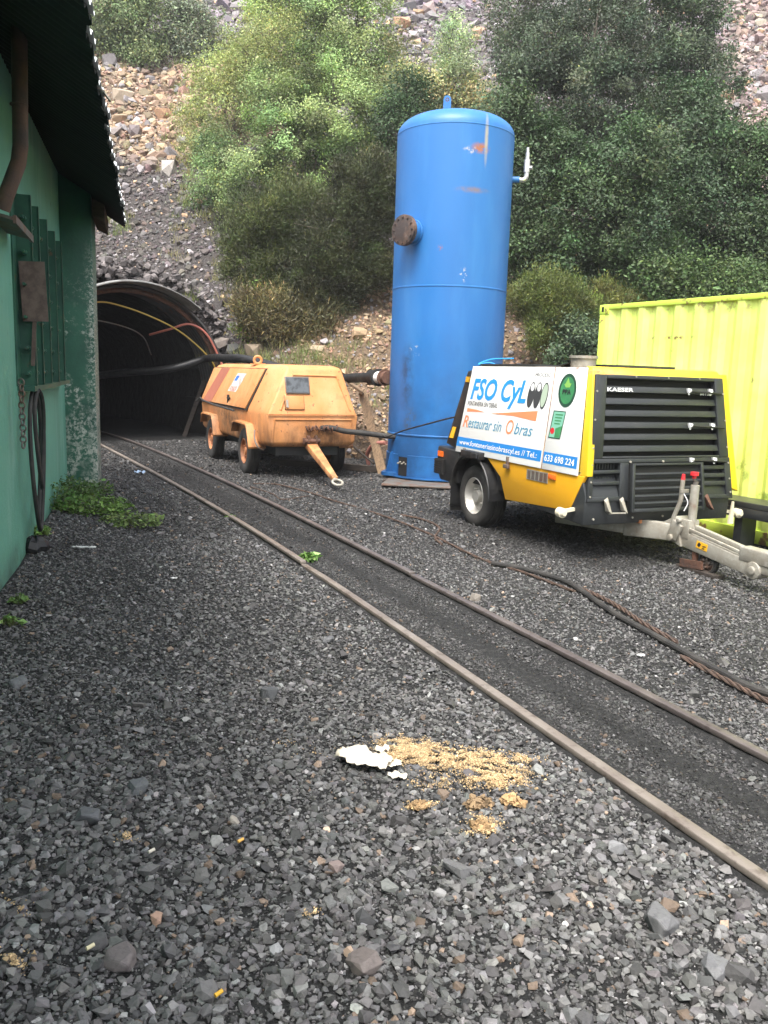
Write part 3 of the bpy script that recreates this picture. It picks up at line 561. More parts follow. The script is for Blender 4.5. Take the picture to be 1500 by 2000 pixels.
# ================================================================ lettering
def txt(s, root, origin, right, up, h, m, width=None, bold=0, shear=0, name='lettering', align='l', lift=.0015, ext=.0012, kern=1):
    c = bpy.data.curves.new('t', 'FONT'); c.body = s; c.size = 1; c.offset = bold; c.shear = shear; c.space_character = kern; c.extrude = 0; c.resolution_u = 3
    o = bpy.data.objects.new('t', c); S.collection.objects.link(o); bpy.context.view_layer.update()
    me = bpy.data.meshes.new_from_object(o.evaluated_get(bpy.context.evaluated_depsgraph_get())); bpy.data.objects.remove(o)
    n = len(me.vertices); v = np.zeros(n*3, np.float32); me.vertices.foreach_get('co', v); v = v.reshape(-1, 3)
    x0, x1 = v[:, 0].min(), v[:, 0].max(); k = h/.729; sx = k if width is None else width/(x1-x0)
    X = (v[:, 0]-x0)*sx
    if align == 'c': X = X-(x1-x0)*sx/2
    Y = v[:, 1]*k; right = Vector(right).normalized(); up = Vector(up).normalized(); nn = right.cross(up)
    P = np.array(origin)[None]+X[:, None]*np.array(right)+Y[:, None]*np.array(up)+np.array(nn)*lift
    me.vertices.foreach_set('co', P.astype(np.float32).ravel()); me.update(); me.materials.append(m); me.name = name
    o = bpy.data.objects.new(name, me); S.collection.objects.link(o); o.parent = root
    return o
def wheel(root, c, ax, R, w, rimR, m_rim, spokes=0, dish=.05):
    c = Vector(c); ax = Vector(ax).normalized(); hub = MB(); hub.cyl(c-ax*(w*.15), c+ax*(w*.5-dish*.4), rimR*.32, n=16)
    for k in range(6):
        a = 2*math.pi*k/6; u = ax.orthogonal().normalized(); q = ax.cross(u); d = u*math.cos(a)+q*math.sin(a); hub.cyl(c+d*rimR*.5+ax*(w*.5-dish-.02), c+d*rimR*.5+ax*(w*.5-dish+.025), .012, n=6)
    o = hub.build('wheel', m_rim, root, smooth=True, ang=40)
    t = MB(); prof = [(rimR, -w*.42), (rimR*1.06, -w*.48), (R*.86, -w*.5), (R*.96, -w*.44), (R, -w*.3)]
    for k, g in enumerate((-.2, -.19, -.15, -.14, 0, .01, .05, .14, .15, .19, .2)):
        prof.append((R-(.012 if k in (1, 2, 4, 5, 8, 9) else 0), w*g))
    prof += [(R, w*.3), (R*.96, w*.44), (R*.86, w*.5), (rimR*1.06, w*.48), (rimR, w*.42), (rimR*.97, 0), (rimR, -w*.42)]
    t.lathe(prof, c, ax, 48); t.build('tyre', m_rubber, o, smooth=True, ang=50)
    r = MB(); r.lathe([(rimR*1.02, w*.44), (rimR*.98, w*.47), (rimR*.93, w*.42), (rimR*.90, w*.2), (rimR*.82, w*.5-dish-.02), (rimR*.62, w*.5-dish), (rimR*.35, w*.5-dish-.01), (.01, w*.5-dish-.01)], c, ax, 40)
    r.lathe([(rimR*.99, -w*.44), (rimR*.9, -w*.2), (rimR*.9, w*.2)], c, ax, 40); r.build('rim', m_rim, o, smooth=True, ang=50)
    return o
# ================================================================ orange compressor
oc = empty('compressor_trailer', (-2.12, 12.85, 0), R_(24.5)); tag(oc, 'old orange four wheeled compressor trailer with a red brown stripe, parked by the tunnel', 'compressor')
M = Mat('orange_paint', (.58,.25,.09), .55, spec=.35).var((.66,.34,.16), 1.5, .42, .65, .8).var((.36,.16,.07), 7, .56, .7, .6).var((.5,.2,.05), 3, .5, .72, .5, stretch=(1,1,.3))
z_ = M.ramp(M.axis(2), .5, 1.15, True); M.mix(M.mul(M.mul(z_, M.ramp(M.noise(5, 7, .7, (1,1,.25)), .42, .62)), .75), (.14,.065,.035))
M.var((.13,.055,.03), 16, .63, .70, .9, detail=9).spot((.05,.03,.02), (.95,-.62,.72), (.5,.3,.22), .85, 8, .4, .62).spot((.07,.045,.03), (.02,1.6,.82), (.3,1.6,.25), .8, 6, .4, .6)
m_or = M.bump(3, .08, dist=.05).bump(50, .06).m
m_ordark = Mat('seam_black', (.02,.016,.013), .8).m
def oring(z, a, fl, fr, lc, rc, rear):   # a: side insets, fl/fr front corners
    return [(a, rear, z), (lc[0], lc[1], z), (fl[0], fl[1], z), (fr[0], fr[1], z), (rc[0], rc[1], z), (1.6-a if a < .2 else rc[0], rear, z)]
rings = [oring(.50,.09,(.2,-.52),(1.46,-.52),(.1,.05),(1.54,.05),3.6), oring(.56,.06,(.15,-.58),(1.53,-.58),(.07,.03),(1.57,.03),3.66),
  oring(.97,.05,(.11,-.60),(1.56,-.60),(.05,.05),(1.6,.05),3.7), oring(1.04,.06,(.15,-.57),(1.53,-.57),(.06,.06),(1.59,.06),3.7),
  oring(1.64,.30,(.46,-.40),(1.36,-.40),(.29,.02),(1.45,.02),3.6), oring(1.70,.34,(.49,-.36),(1.34,-.36),(.33,.05),(1.42,.05),3.56), oring(1.735,.45,(.58,-.2),(1.26,-.2),(.45,.15),(1.3,.15),3.45)]
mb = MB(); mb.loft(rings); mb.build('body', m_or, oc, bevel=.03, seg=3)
nx = Vector((-1, 0, .36)).normalized()
def osd(v, z, d=0): t = (z-1.04)/.6; u = .06+(.30-.06)*t; return Vector((u, v, z))+nx*d
def oquad(mb, v0, v1, z0, z1, d0, d1, sk=0): # skew: top shifted
    P = [osd(v0, z0, d0), osd(v1, z0, d0), osd(v1+sk, z1, d0), osd(v0+sk, z1, d0)]; Q = [osd(v0, z0, d1), osd(v1, z0, d1), osd(v1+sk, z1, d1), osd(v0+sk, z1, d1)]
    return mb.hexa(P+Q)
mb = MB(); P = [osd(.30, 1.0, .004), osd(3.66, 1.0, .004), osd(3.6, 1.66, .004), osd(.06, 1.66, .004)]; mb.hexa(P+[p+nx*.012 for p in P]); mb.build('door_gap', m_ordark, oc)
mb = MB(); P = [osd(.36, 1.02, .014), osd(3.64, 1.02, .014), osd(3.58, 1.645, .014), osd(.12, 1.645, .014)]; mb.hexa(P+[p+nx*.022 for p in P]); dr = mb.build('side_door', m_or, oc, bevel=.006)
m_stripe = Mat('stripe_paint', (.36,.12,.075), .55).var((.27,.1,.065), 4, .4, .7, .7).m
mb = MB(); P = [osd(2.75, 1.025, .036), osd(3.45, 1.025, .036), osd(2.95, 1.64, .036), osd(2.3, 1.64, .036)]; mb.hexa(P+[p+nx*.002 for p in P]); mb.build('stripe', m_stripe, dr)
m_stick = Mat('faded_sticker', (.62,.58,.55), .5).var((.65,.25,.2), 9, .52, .6, .8).m
mb = MB(); P = [osd(1.28, 1.25, .036), osd(1.85, 1.25, .036), osd(1.62, 1.56, .036), osd(1.05, 1.56, .036)]; mb.hexa(P+[p+nx*.002 for p in P]); st = mb.build('sticker', m_stick, dr)
mb = MB(); P = [osd(1.5, 1.43, .0385), osd(1.68, 1.43, .0385), osd(1.60, 1.52, .0385), osd(1.42, 1.52, .0385)]; mb.hexa(P+[p+nx*.001 for p in P]); mb.build('emblem', Mat('emblem_blue', (.04,.16,.5), .5).m, st)
mb = MB(); P = [osd(1.35, 1.265, .0385), osd(1.80, 1.265, .0385), osd(1.74, 1.34, .0385), osd(1.3, 1.34, .0385)]; mb.hexa(P+[p+nx*.001 for p in P]); mb.build('print', Mat('print_red', (.6,.16,.12), .5).var((.6,.5,.45), 30, .45, .55, 1).m, st)
mb = MB(); mb.box(osd(1.55, 1.12, .05), (.03,.05,.14)); mb.box(osd(1.5, 1.13, .06), (.03,.16,.02)); mb.build('latch', m_ordark, dr)
mb = MB(); mb.tube([osd(4.0, .98, .03), osd(3.8, 1.06, .03), osd(3.4, 1.02, .05), osd(2.4, .98, .06), osd(1.5, .965, .06), osd(.9, .955, .05)], .018, 8); mb.build('edge_seal', m_rubber, oc, smooth=True)
# front face details
fn = Vector((0, -1, .27)).normalized()
def ofr(u, z, d=0): t = (z-1.04)/.6; return Vector((u, -.57+.17*t, z))+fn*d
def fq(u0, u1, z0, z1, d0, d1, k=0):
    P = [ofr(u0, z0, d0), ofr(u1, z0, d0), ofr(u1-k, z1, d0), ofr(u0+k, z1, d0)]; Q = [ofr(u0, z0, d1), ofr(u1, z0, d1), ofr(u1-k, z1, d1), ofr(u0+k, z1, d1)]
    return P+Q
mb = MB()
for a, b in (((.32, 1.06), (.55, 1.58)), ((.55, 1.58), (1.26, 1.58)), ((1.26, 1.58), (1.44, 1.06))): mb.tube([ofr(*a), ofr(*b)], .018, 8)
for a, b in (((.22, -.598, .92), (1.46, -.598, .92)), ((.22, -.598, .92), (.2, -.575, .6)), ((1.46, -.598, .92), (1.5, -.575, .6))): mb.tube([a, b], .014, 8)
mb.build('pressed_ridge', m_or, oc, smooth=True)
mb = MB(); mb.hexa(fq(.42, .80, 1.30, 1.55, .004, .022)); wf = mb.build('window_frame', m_galvd, oc, bevel=.004); mb = MB(); mb.hexa(fq(.435, .785, 1.315, 1.535, .0225, .026)); mb.build('window_pane', m_glass, wf)
mb = MB(); mb.hexa(fq(.39, .70, 1.06, 1.275, .004, .008)); mb.build('hatch_gap', m_ordark, oc); mb = MB(); mb.hexa(fq(.398, .692, 1.066, 1.268, .009, .022)); h_ = mb.build('hatch', m_or, oc, bevel=.004)
mb = MB(); mb.hexa(fq(.405, .44, 1.09, 1.2, .023, .045)); mb.build('hatch_lock', m_galv, h_)
mb = MB(); mb.hexa(fq(.1, 1.5, .985, .992, .02, .045)); mb.build('crease', m_or, oc, bevel=.003)
# fenders
def fender(v, u0, u1, nm='fender'):
    pr = [(v+.55, .66), (v+.50, .80), (v+.38, .83), (v-.28, .82), (v-.36, .80), (v-.45, .66), (v-.52, .47)]; mb = MB()
    mb.loft([[(u0, a, b) for a, b in pr]+[(u0, a+.012, b-.03) for a, b in reversed(pr)], [(u1, a, b) for a, b in pr]+[(u1, a+.012, b-.03) for a, b in reversed(pr)]])
    return mb.build(nm, m_or, oc, bevel=.006)
for v in (.37, 2.75):
    fender(v, -.06, .22); fender(v, 1.44, 1.68)
M = Mat('orange_rim', (.5,.2,.08), .7).var((.2,.09,.05), 8, .4, .6, .8); m_orim = M.m
for v in (.37, 2.75): wheel(oc, (.1, v, .36), (-1, 0, 0), .37, .2, .2, m_orim); wheel(oc, (1.52, v, .36), (1, 0, 0), .37, .2, .2, m_orim)
mb = MB(); mb.bx(.3,1.3,-.4,3.5,.36,.5); mb.cyl((.15,.37,.36),(1.5,.37,.36),.05); mb.cyl((.15,2.75,.36),(1.5,2.75,.36),.05); mb.build('chassis', m_blackm, oc)
mb = MB(); mb.bar((.80,-.56,.54), (.75,-1.78,.16), .17, .10, w2=.08, h2=.07); db = mb.build('drawbar', m_or, oc, bevel=.008)
mb = MB(); mb.ring((.745,-1.89,.13), (0,-.45,1), .072, .019, 24, 8); mb.cyl((.745,-1.76,.16),(.745,-1.82,.14),.035); mb.build('towing_eye', m_galv, db, smooth=True)
mb = MB(); mb.box((.80,-.6,.60), (.26,.06,.09)); mb.cyl((.68,-.66,.60), (.92,-.66,.60), .03); mb.box((.74,-.65,.62), (.03,.08,.12)); mb.box((.86,-.65,.62), (.03,.08,.12)); mb.build('drawbar_hinge', m_rust, oc, bevel=.004)
mb = MB(); mb.ring((.42,1.05,1.80), (.3,1,0), .06, .022, 20, 8); mb.box((.42,1.05,1.735), (.2,.24,.02)); mb.build('lifting_eye', m_or, oc, smooth=True, ang=40)
mb = MB(); mb.tube(spl([(-.04,-.45,.75),(-.06,-.52,.62),(-.02,-.58,.5),(.1,-.45,.45)],5), .012, 6); mb.build('safety_chain', m_galvd, oc)
ho = empty('outlet_hose', L2W(oc, (1.2,-.7,.75)), 0); tag(ho, 'thick black hose wired to the front of the orange compressor, reaching the blue tank', 'hose')
mb = MB(); mb.tube([tl(ho, L2W(oc, p)) for p in spl([(.95,-.60,.79),(1.1,-.66,.80),(1.3,-.72,.755),(1.6,-.8,.73),(1.85,-.88,.70),(2.12,-.98,.68),(2.35,-.6,.62)], 8)], .042, 12); mb.build('hose', m_rubber, ho, smooth=True)
mb = MB()
for k in range(14):
    c = tl(ho, L2W(oc, (.72+.035*k, -.63-.004*k, .79+.012*math.sin(k*2.1)))); mb.ring(c, (1, .35*math.sin(k*3), .5*math.cos(k*5)), .038+.008*math.sin(k*4), .009, 12, 5)
mb.build('wire_binding', m_rust, ho, smooth=True)

# ================================================================ yellow compressor
kc = empty('compressor_trailer', (1.09, 8.88, 0), R_(23.6)); tag(kc, 'large yellow and white compressor trailer with a black louvred front and grey drawbar', 'compressor')
M = Mat('yellow_paint', (.86,.60,.025), .4).var((.80,.48,.02), 2, .45, .7, .6).var((.55,.3,.08), 9, .62, .72, .5).spot((.38,.2,.1), (.25,-1.6,1.72), (.35,.4,.05), .9, 8, .35, .55); m_yl = M.var(RUST, 26, .69, .73, .8).m
m_yl2 = Mat('amber_paint', (.80,.40,.015), .4).var((.72,.33,.012), 2, .45, .7, .7).var(RUST, 22, .69, .73, .8).m
m_pan = Mat('white_panel', (.83,.83,.80), .38).var((.7,.68,.6), 4, .55, .75, .5).spot((.3,.13,.08), (.08,-1.3,1.75), (.2,.3,.03), .9, 14, .45, .6).m
m_wl = Mat('white_lettering', (.85,.85,.85), .5).m; m_bl = Mat('black_lettering', (.02,.02,.025), .5).m; m_bandb = Mat('band_blue', (.02,.23,.62), .45).m
m_sky = Mat('logo_blue', (.02,.30,.78), .45).m; m_orp = Mat('logo_orange', (.85,.27,.12), .5).m; m_teal = Mat('script_blue', (.08,.28,.42), .5).m
TP = .09
def ks(v, z, d=0): return Vector((TP*(z-.82)/.94-d, v, z))
# core body
mb = MB(); prof = lambda z, a, f, b: [(a, b, z), (a, f, z), (1.72-a, f, z), (1.72-a, b, z)]
mb.loft([prof(.82, .03, -1.62, .7), prof(1.70, .11, -1.52, .55), prof(1.735, .13, -1.5, .53)]); mb.build('housing', m_yl, kc)
mb = MB(); mb.bx(.15, 1.6, -1.45, .5, 1.736, 1.765); mb.build('roof_plate', m_galvd, kc, bevel=.005)
mb = MB(); mb.bx(.13, 1.5, -.6, .5, 1.766, 1.785); mb.bx(.35, 1.1, -1.5, -1.15, 1.766, 1.79); mb.build('roof_cover', m_blackm, kc)
mb = MB(); mb.cyl((.22,-1.27,1.74), (.22,-1.27,1.84), .115, n=28); mb.cyl((.22,-1.27,1.84), (.22,-1.27,1.865), .13, n=28); mb.build('exhaust_collar', m_galv, kc, smooth=True, ang=40)
mb = MB(); mb.bar((.22,-1.02,1.77),(.22,-1.2,1.80),.2,.01,h2=.005); mb.build('exhaust_flap', m_blackm, kc)
# yellow corner frames and front hood
mb = MB(); f0, f1 = -1.625, -1.75
def bslab(P, Q): return P+Q
mb.hexa([ks(-1.625,.80,.004), ks(-1.74,.80,.004), Vector((.06,-1.74,.80)), Vector((.06,-1.625,.80)), ks(-1.53,1.735,.004), ks(-1.60,1.735,.004), Vector((.16,-1.60,1.735)), Vector((.16,-1.53,1.735))]); mb.build('corner_frame', m_yl, kc, bevel=.008)
mb = MB(); mb.hexa([Vector(p) for p in ((1.78,-1.55,.62),(1.82,-1.72,.62),(1.70,-1.74,.66),(1.68,-1.55,.66),(1.66,-1.5,1.735),(1.66,-1.59,1.735),(1.57,-1.6,1.735),(1.57,-1.5,1.735))]); mb.build('corner_frame', m_yl, kc, bevel=.008)
mb = MB(); mb.hexa([Vector(p) for p in ((.10,-1.62,1.69),(1.60,-1.62,1.69),(1.60,-1.5,1.69),(.10,-1.5,1.69),(.11,-1.55,1.762),(1.58,-1.55,1.762),(1.58,-1.46,1.77),(.11,-1.46,1.77))]); mb.build('hood_edge', m_yl, kc, bevel=.012)
mb = MB(); mb.bx(.0, 1.72, -1.5, .6, .50, .82)
# lower yellow skirt: profile in v,z extruded
pr = [(-.42, .40), (-1.52, .46), (-1.715, .80), (-.0, .80), (-.30, .62)]
mb = MB(); mb.loft([[(-.012, a, b) for a, b in pr], [(.05, a, b) for a, b in pr]]); sk = mb.build('side_skirt', m_yl2, kc, bevel=.006)
mb = MB(); mb.loft([[(1.67, a, b) for a, b in pr], [(1.732, a, b) for a, b in pr]]); mb.build('side_skirt', m_yl2, kc, bevel=.006)
mb = MB(); mb.bx(-.018, -.010, -1.16, -.80, .665, .765); lv = mb.build('vent_label', m_galv, sk)
for k in range(5): mb = MB(); mb.bx(-.021, -.0185, -1.15+.07*k, -1.10+.07*k, .675, .755); mb.build('vent_slot', m_galvd, lv)
mb = MB(); mb.bx(-.03, -.0125, -1.29, -1.18, .715, .765); mb.build('side_lamp', m_orl, kc, bevel=.004)
# dark underbody and chassis
mb = MB(); mb.bx(.06, 1.66, -1.5, .9, .46, .80); mb.build('underbody', m_black, kc)
mb = MB(); mb.cyl((.2,.26,.33), (1.52,.26,.33), .045); mb.bx(.3,.4,-1.4,.9,.34,.46); mb.bx(1.32,1.42,-1.4,.9,.34,.46); mb.build('axle', m_blackm, kc)
# white side panels
def panel(v0, v1, v0t, v1t, z0, z1, d0, d1, nm, m, par, bev=.004):
    P = [ks(v0, z0, d0), ks(v1, z0, d0), ks(v1t, z1, d0), ks(v0t, z1, d0)]; Q = [ks(v0, z0, d1), ks(v1, z0, d1), ks(v1t, z1, d1), ks(v0t, z1, d1)]
    mb = MB(); mb.hexa(P+Q); return mb.build(nm, m, par, bevel=bev)
p1 = panel(.68, -1.035, .52, -1.035, .795, 1.755, .006, .026, 'side_panel', m_pan, kc)
p2 = panel(-1.06, -1.62, -1.06, -1.535, .795, 1.755, .006, .024, 'side_panel', m_pan, kc)
panel(-1.03, -1.065, -1.03, -1.065, .79, 1.757, .002, .012, 'panel_gap', Mat('rusty_gap', (.45,.22,.05), .7).var(RUST, 10, .45, .6, 1).m, kc, 0)
panel(.668, -1.03, .656, -1.03, .86, .966, .0268, .0276, 'blue_band', m_bandb, p1, 0); panel(-1.067, -1.60, -1.067, -1.595, .855, .96, .0248, .0256, 'blue_band', m_bandb, p2, 0)
RT = (0, -1, 0); UPV = Vector((TP/.94, 0, 1)).normalized()
def pt(s, v, z, h, m, w, par=None, lift=.0275, **k): return txt(s, par or p1, ks(v, z, lift), RT, UPV, h, m, width=w, **k)
pt('FSO CyL', .485, 1.405, .225, m_sky, 1.12, bold=.028, shear=.28)
pt('FONTANERIA SIN OBRAS', .52, 1.325, .052, m_bl, .63, bold=.004)
pt('PROCESO', -.74, 1.665, .035, m_bl, .27, shear=.2)
pt('estaurar sin', .45, 1.085, .12, m_teal, .70, bold=.004, shear=.3); pt('bras', -.50, 1.085, .12, m_teal, .33, bold=.004, shear=.3)
pt('R', .575, 1.085, .135, m_orp, .12, bold=.012, shear=.25); pt('O', -.34, 1.075, .155, m_orp, .14, bold=.004, shear=.2)
pt('www.fontaneriasinobrascyl.es // Tel.:', .60, .885, .058, m_wl, 1.56, bold=.010, lift=.0285)
pt('633 698 224', -1.09, .878, .062, m_wl, .47, par=p2, bold=.018, lift=.0265)
def flat(pts, nm, m, par, lift=.0275):
    mb = MB(); n = len(pts); mb.loft([[ks(v, z, lift) for v, z in pts], [ks(v, z, lift+.0009) for v, z in pts]]); return mb.build(nm, m, par)
def ell(cv, cz, a, b, tilt=0, n=28):
    return [(cv-(a*math.cos(t)*math.cos(tilt)-b*math.sin(t)*math.sin(tilt)), cz+(a*math.cos(t)*math.sin(tilt)+b*math.sin(t)*math.cos(tilt))) for t in [2*math.pi*k/n for k in range(n)]]
flat([(.52,1.295),(.52,1.255),(.38,1.262),(.13,1.268),(.3,1.285)], 'swoosh', m_orp, p1)
flat([(-.0,1.262),(-.45,1.30),(-.87,1.335),(-.86,1.235),(-.45,1.262)], 'swoosh', m_orp, p1)
m_tubd = Mat('logo_charcoal', (.05,.052,.055), .5).m; m_tubg = Mat('logo_pale_green', (.45,.55,.42), .5).m
for i, cv in enumerate((-.715, -.83, -.945)):
    flat(ell(cv, 1.485, .058, .128, -.16), 'pipe_emblem', m_tubd, p1, .0275+.0012*i)
    flat(ell(cv-.012, 1.56, .03, .038, -.16) if i < 2 else ell(cv, 1.485, .046, .112, -.16), 'pipe_emblem_core', m_wl if i < 2 else m_tubg, p1, .0288+.0012*i)
m_grd = Mat('sticker_dark_green', (.02,.075,.045), .5).m; m_grm = Mat('sticker_green', (.06,.30,.11), .5).var((.04,.2,.08), 8, .4, .6, .8).m; m_grl = Mat('sticker_leaf', (.25,.5,.1), .5).m
r1 = flat(ell(-1.295, 1.545, .135, .155), 'round_sticker', m_grd, p2, .0258); flat(ell(-1.295, 1.545, .105, .125), 'round_sticker_centre', m_grm, r1, .0268)
flat([(-1.27,1.57),(-1.24,1.6),(-1.26,1.61),(-1.29,1.66),(-1.32,1.61),(-1.35,1.61),(-1.33,1.575)], 'leaf_emblem', m_grl, r1, .0279); txt('PPA', r1, ks(-1.295, 1.51, .0282), RT, UPV, .045, m_bl, width=.13, bold=.03, align='c')
r2 = flat([(-1.13,1.355),(-1.325,1.355),(-1.29,1.095),(-1.10,1.095)], 'green_sticker', m_grd, p2, .0258); flat([(-1.145,1.345),(-1.315,1.345),(-1.28,1.105),(-1.115,1.105)], 'green_sticker_face', Mat('sticker_mint', (.22,.52,.38), .5).m, r2, .0268)
flat([(-1.20,1.19),(-1.30,1.22),(-1.278,1.108),(-1.20,1.108)], 'green_block', m_grm, r2, .0279); flat(ell(-1.155, 1.165, .032, .03), 'red_badge', m_red, r2, .0279)
for k in range(4): flat([(-1.17,1.325-.028*k),(-1.29+.01*k,1.325-.028*k),(-1.29+.01*k,1.313-.028*k),(-1.17,1.313-.028*k)], 'print_line', m_grm, r2, .0279)
# latches below the panel
for v in (-.46, .45): mb = MB(); mb.box((-.03, v, .79), (.03,.03,.12)); mb.box((-.045, v, .75), (.03,.09,.04)); mb.build('latch', m_galvd, kc, bevel=.004)
mb = MB(); mb.bx(-.10, -.012, .02, .42, .76, .84); mb.bx(-.12, -.015, .04, .16, .77, .83); mb.build('hinge_box', m_black, kc, bevel=.006)
# rear cowl
pr = [(.545,1.73), (.70,1.70), (1.0,.86), (.69,.80)]; mb = MB(); mb.loft([[(.02 if b < 1 else .10, a, b) for a, b in pr], [(1.7 if b < 1 else 1.6, a, b) for a, b in pr]]); rc = mb.build('rear_cowl', m_black, kc, bevel=.01)
mb = MB(); mb.hexa([Vector(p) for p in ((.072,.70,1.58),(.072,.62,1.58),(.068,.60,1.64),(.068,.68,1.64),(.10,.70,1.58),(.10,.62,1.58),(.10,.60,1.64),(.10,.68,1.64))]); mb.build('yellow_tag', m_ylab, rc)
mb = MB(); mb.hexa([Vector(p) for p in ((.02,.93,.93),(.02,.84,.93),(.035,.80,1.06),(.035,.88,1.06),(.10,.93,.93),(.10,.84,.93),(.10,.80,1.06),(.10,.88,1.06))]); mb.build('yellow_tag', m_ylab, rc)
pr = [(.60,.80), (1.13,.82), (1.15,.55), (1.05,.42), (.62,.42)]; mb = MB(); mb.loft([[(-.02, a, b) for a, b in pr], [(1.74, a, b) for a, b in pr]]); rb = mb.build('rear_bumper', m_black, kc, bevel=.02)
mb = MB(); mb.bx(-.035, -.018, .98, 1.1, .70, .76); mb.build('side_lamp', m_orl, rb)
mb = MB()
for k in range(6): mb.bx(-.05, -.018, .98, 1.16, .50+.028*k, .515+.028*k)
mb.bx(-.045, -.018, .93, 1.15, .49, .67); mb.build('tail_box', m_black, rb)
# wheels with black arched guards
m_sil = Mat('silver_rim', (.52,.50,.46), .4, .5).var((.2,.18,.15), 7, .5, .68, .7).m
for s, x in ((-1, .12), (1, 1.60)):
    wheel(kc, (x, .26, .335), (s, 0, 0), .345, .25, .205, m_sil, dish=.075)
    x0, x1 = (-.06, .32) if s < 0 else (1.40, 1.78); rr = .435; arc = [(.26+rr*math.cos(R_(a)), .36+rr*math.sin(R_(a))) for a in np.linspace(-12, 180, 22)]; arc = [(arc[0][0]+.01, .16)]+arc
    arc.append((arc[-1][0]-.0, .34)); inn = [(.26+(a-.26)*.965, .36+(b-.36)*.965) for a, b in arc]
    mb = MB(); mb.loft([[(x0, a, b) for a, b in arc]+[(x0, a, b) for a, b in reversed(inn)], [(x1, a, b) for a, b in arc]+[(x1, a, b) for a, b in reversed(inn)]])
    lip = [(.26+rr*1.0*math.cos(R_(a)), .36+rr*math.sin(R_(a))) for a in np.linspace(5, 180, 22)]; mb.tube([(x0 if s < 0 else x1, a, b) for a, b in lip], .014, 6); mb.build('wheel_guard', m_black, kc, smooth=True, ang=40)
    mb = MB(); mb.bx(x0+.02, x1-.02, .71, .72, .1, .34); mb.build('mud_flap', m_rubber, kc)
# black front: everything set out on the leaning front plane
def kf(s, z, d=0):
    t = (z-.5)/1.28; uL = -.0+.10*t; uR = 1.73-.16*t; v = -1.745+.135*t
    return Vector((uL+(uR-uL)*s, v-d, z+d*.1))
def fs(mb, s0, s1, z0, z1, d0, d1, dt=None):
    dt = d1 if dt is None else dt
    return mb.hexa([kf(s0,z0,d0), kf(s1,z0,d0), kf(s1,z0,d1), kf(s0,z0,d1), kf(s0,z1,d0), kf(s1,z1,d0), kf(s1,z1,dt), kf(s0,z1,dt)])
mb = MB(); fs(mb, .0, 1, .56, 1.69, -.12, -.075); mb.build('front_recess', m_void, kc)
mb = MB(); pr = [(-1.0,.62),(-1.64,.84),(-1.735,.62),(-1.72,.36),(-1.0,.40)]
mb.loft([[(-.004, a, b) for a, b in pr], [(1.70, a, b) for a, b in pr]]); mb.build('front_apron', m_blackm, kc, bevel=.008)
fr = MB(); fs(fr, .005, .085, .955, 1.70, -.07, .014); fs(fr, .925, .995, .955, 1.70, -.07, .014); fs(fr, .085, .925, 1.665, 1.70, -.07, .013); fs(fr, .085, .925, .955, .975, -.07, .013)
frm = fr.build('louvre_frame', m_blackm, kc, bevel=.006)
for i in range(6):
    z1 = 1.598-.106*i; mb = MB(); fs(mb, .087, .923, z1-.052, z1, -.055, .006, -.006); fs(mb, .087, .923, z1-.001, z1+.004, -.07, -.006); mb.build('louvre_slat', m_blackm, kc, bevel=.003)
fr = MB(); fs(fr, .0, 1, .845+.07, .953, -.07, .016); fs(fr, .0, .03, .60, .915, -.07, .016); fs(fr, .205, .265, .60, .915, -.07, .016); fs(fr, .0, .27, .575, .615, -.07, .015); fs(fr, .955, 1, .58, .915, -.07, .016); fs(fr, .755, .795, .58, .915, -.07, .016); fs(fr, .73, 1, .56, .60, -.07, .015)
for z in (.822, .722): fs(fr, .03, .205, z, z+.032, -.06, .012)
for z in (.84, .765, .69): fs(fr, .795, .955, z, z+.04, -.06, .012)
fr.build('lower_frame', m_blackm, kc, bevel=.004)
mb = MB()
for z in (.625, .73, .86):
    for k in range(9): fs(mb, .035+.019*k, .042+.019*k, z, z+.065, -.055, -.045)
mb.build('fan_guard', m_blackm, kc)
mb = MB(); fs(mb, .262, .76, .48, .905, -.07, .045); cb = mb.build('cooler_box', m_void, kc)
mb = MB(); fs(mb, .262, .28, .47, .91, .03, .075); fs(mb, .745, .762, .47, .91, .03, .075); fs(mb, .28, .745, .89, .91, .03, .072); fs(mb, .28, .745, .47, .50, .03, .072)
mb.build('cooler_frame', m_blackm, cb, bevel=.003)
for k in range(5): mb = MB(); z = .545+.066*k; fs(mb, .28, .745, z, z+.016, .04, .068, .05); fs(mb, .28, .745, z-.03, z, .04, .05, .064); mb.build('cooler_slat', m_blackm, cb)
mb = MB(); 
for s in (.27, .50, .735): mb.cyl(kf(s, .925, .016), kf(s, .925, .026), .011, n=10)
for z in (.62, .75, .9, 1.05, 1.3, 1.55):
    mb.cyl(kf(.015, z, .012), kf(.015, z, .022), .009, n=8); mb.cyl(kf(.985, z, .012), kf(.985, z, .022), .009, n=8)
for s in (.3, .55, .8): mb.cyl(kf(s, 1.685, .012), kf(s, 1.685, .02), .008, n=8)
for s in (.05, .3, .5, .7): mb.cyl(kf(s, .42, .0), kf(s, .42, .012), .010, n=8)
mb.build('bolt_row', m_galv, kc)
for z in (1.575, 1.255, .935):
    mb = MB(); mb.tube([kf(.70,z-.005,.03), kf(.78,z-.012,.024), kf(.86,z-.015,.03), kf(.96,z-.025,.03)], .012, 6); st = mb.build('rubber_latch', m_black, kc)
    for s in (.695, .865): mb = MB(); mb.hexa([kf(s,z-.02,.012), kf(s+.022,z-.01,.012), kf(s+.022,z-.01,.04), kf(s,z-.02,.04), kf(s-.004,z+.02,.012), kf(s+.024,z+.014,.012), kf(s+.024,z+.014,.035), kf(s-.004,z+.02,.035)]); mb.ring(kf(s+.004,z-.032,.03), (0,1,0), .008, .0025, 10, 5); mb.build('latch_clip', m_wl, st)
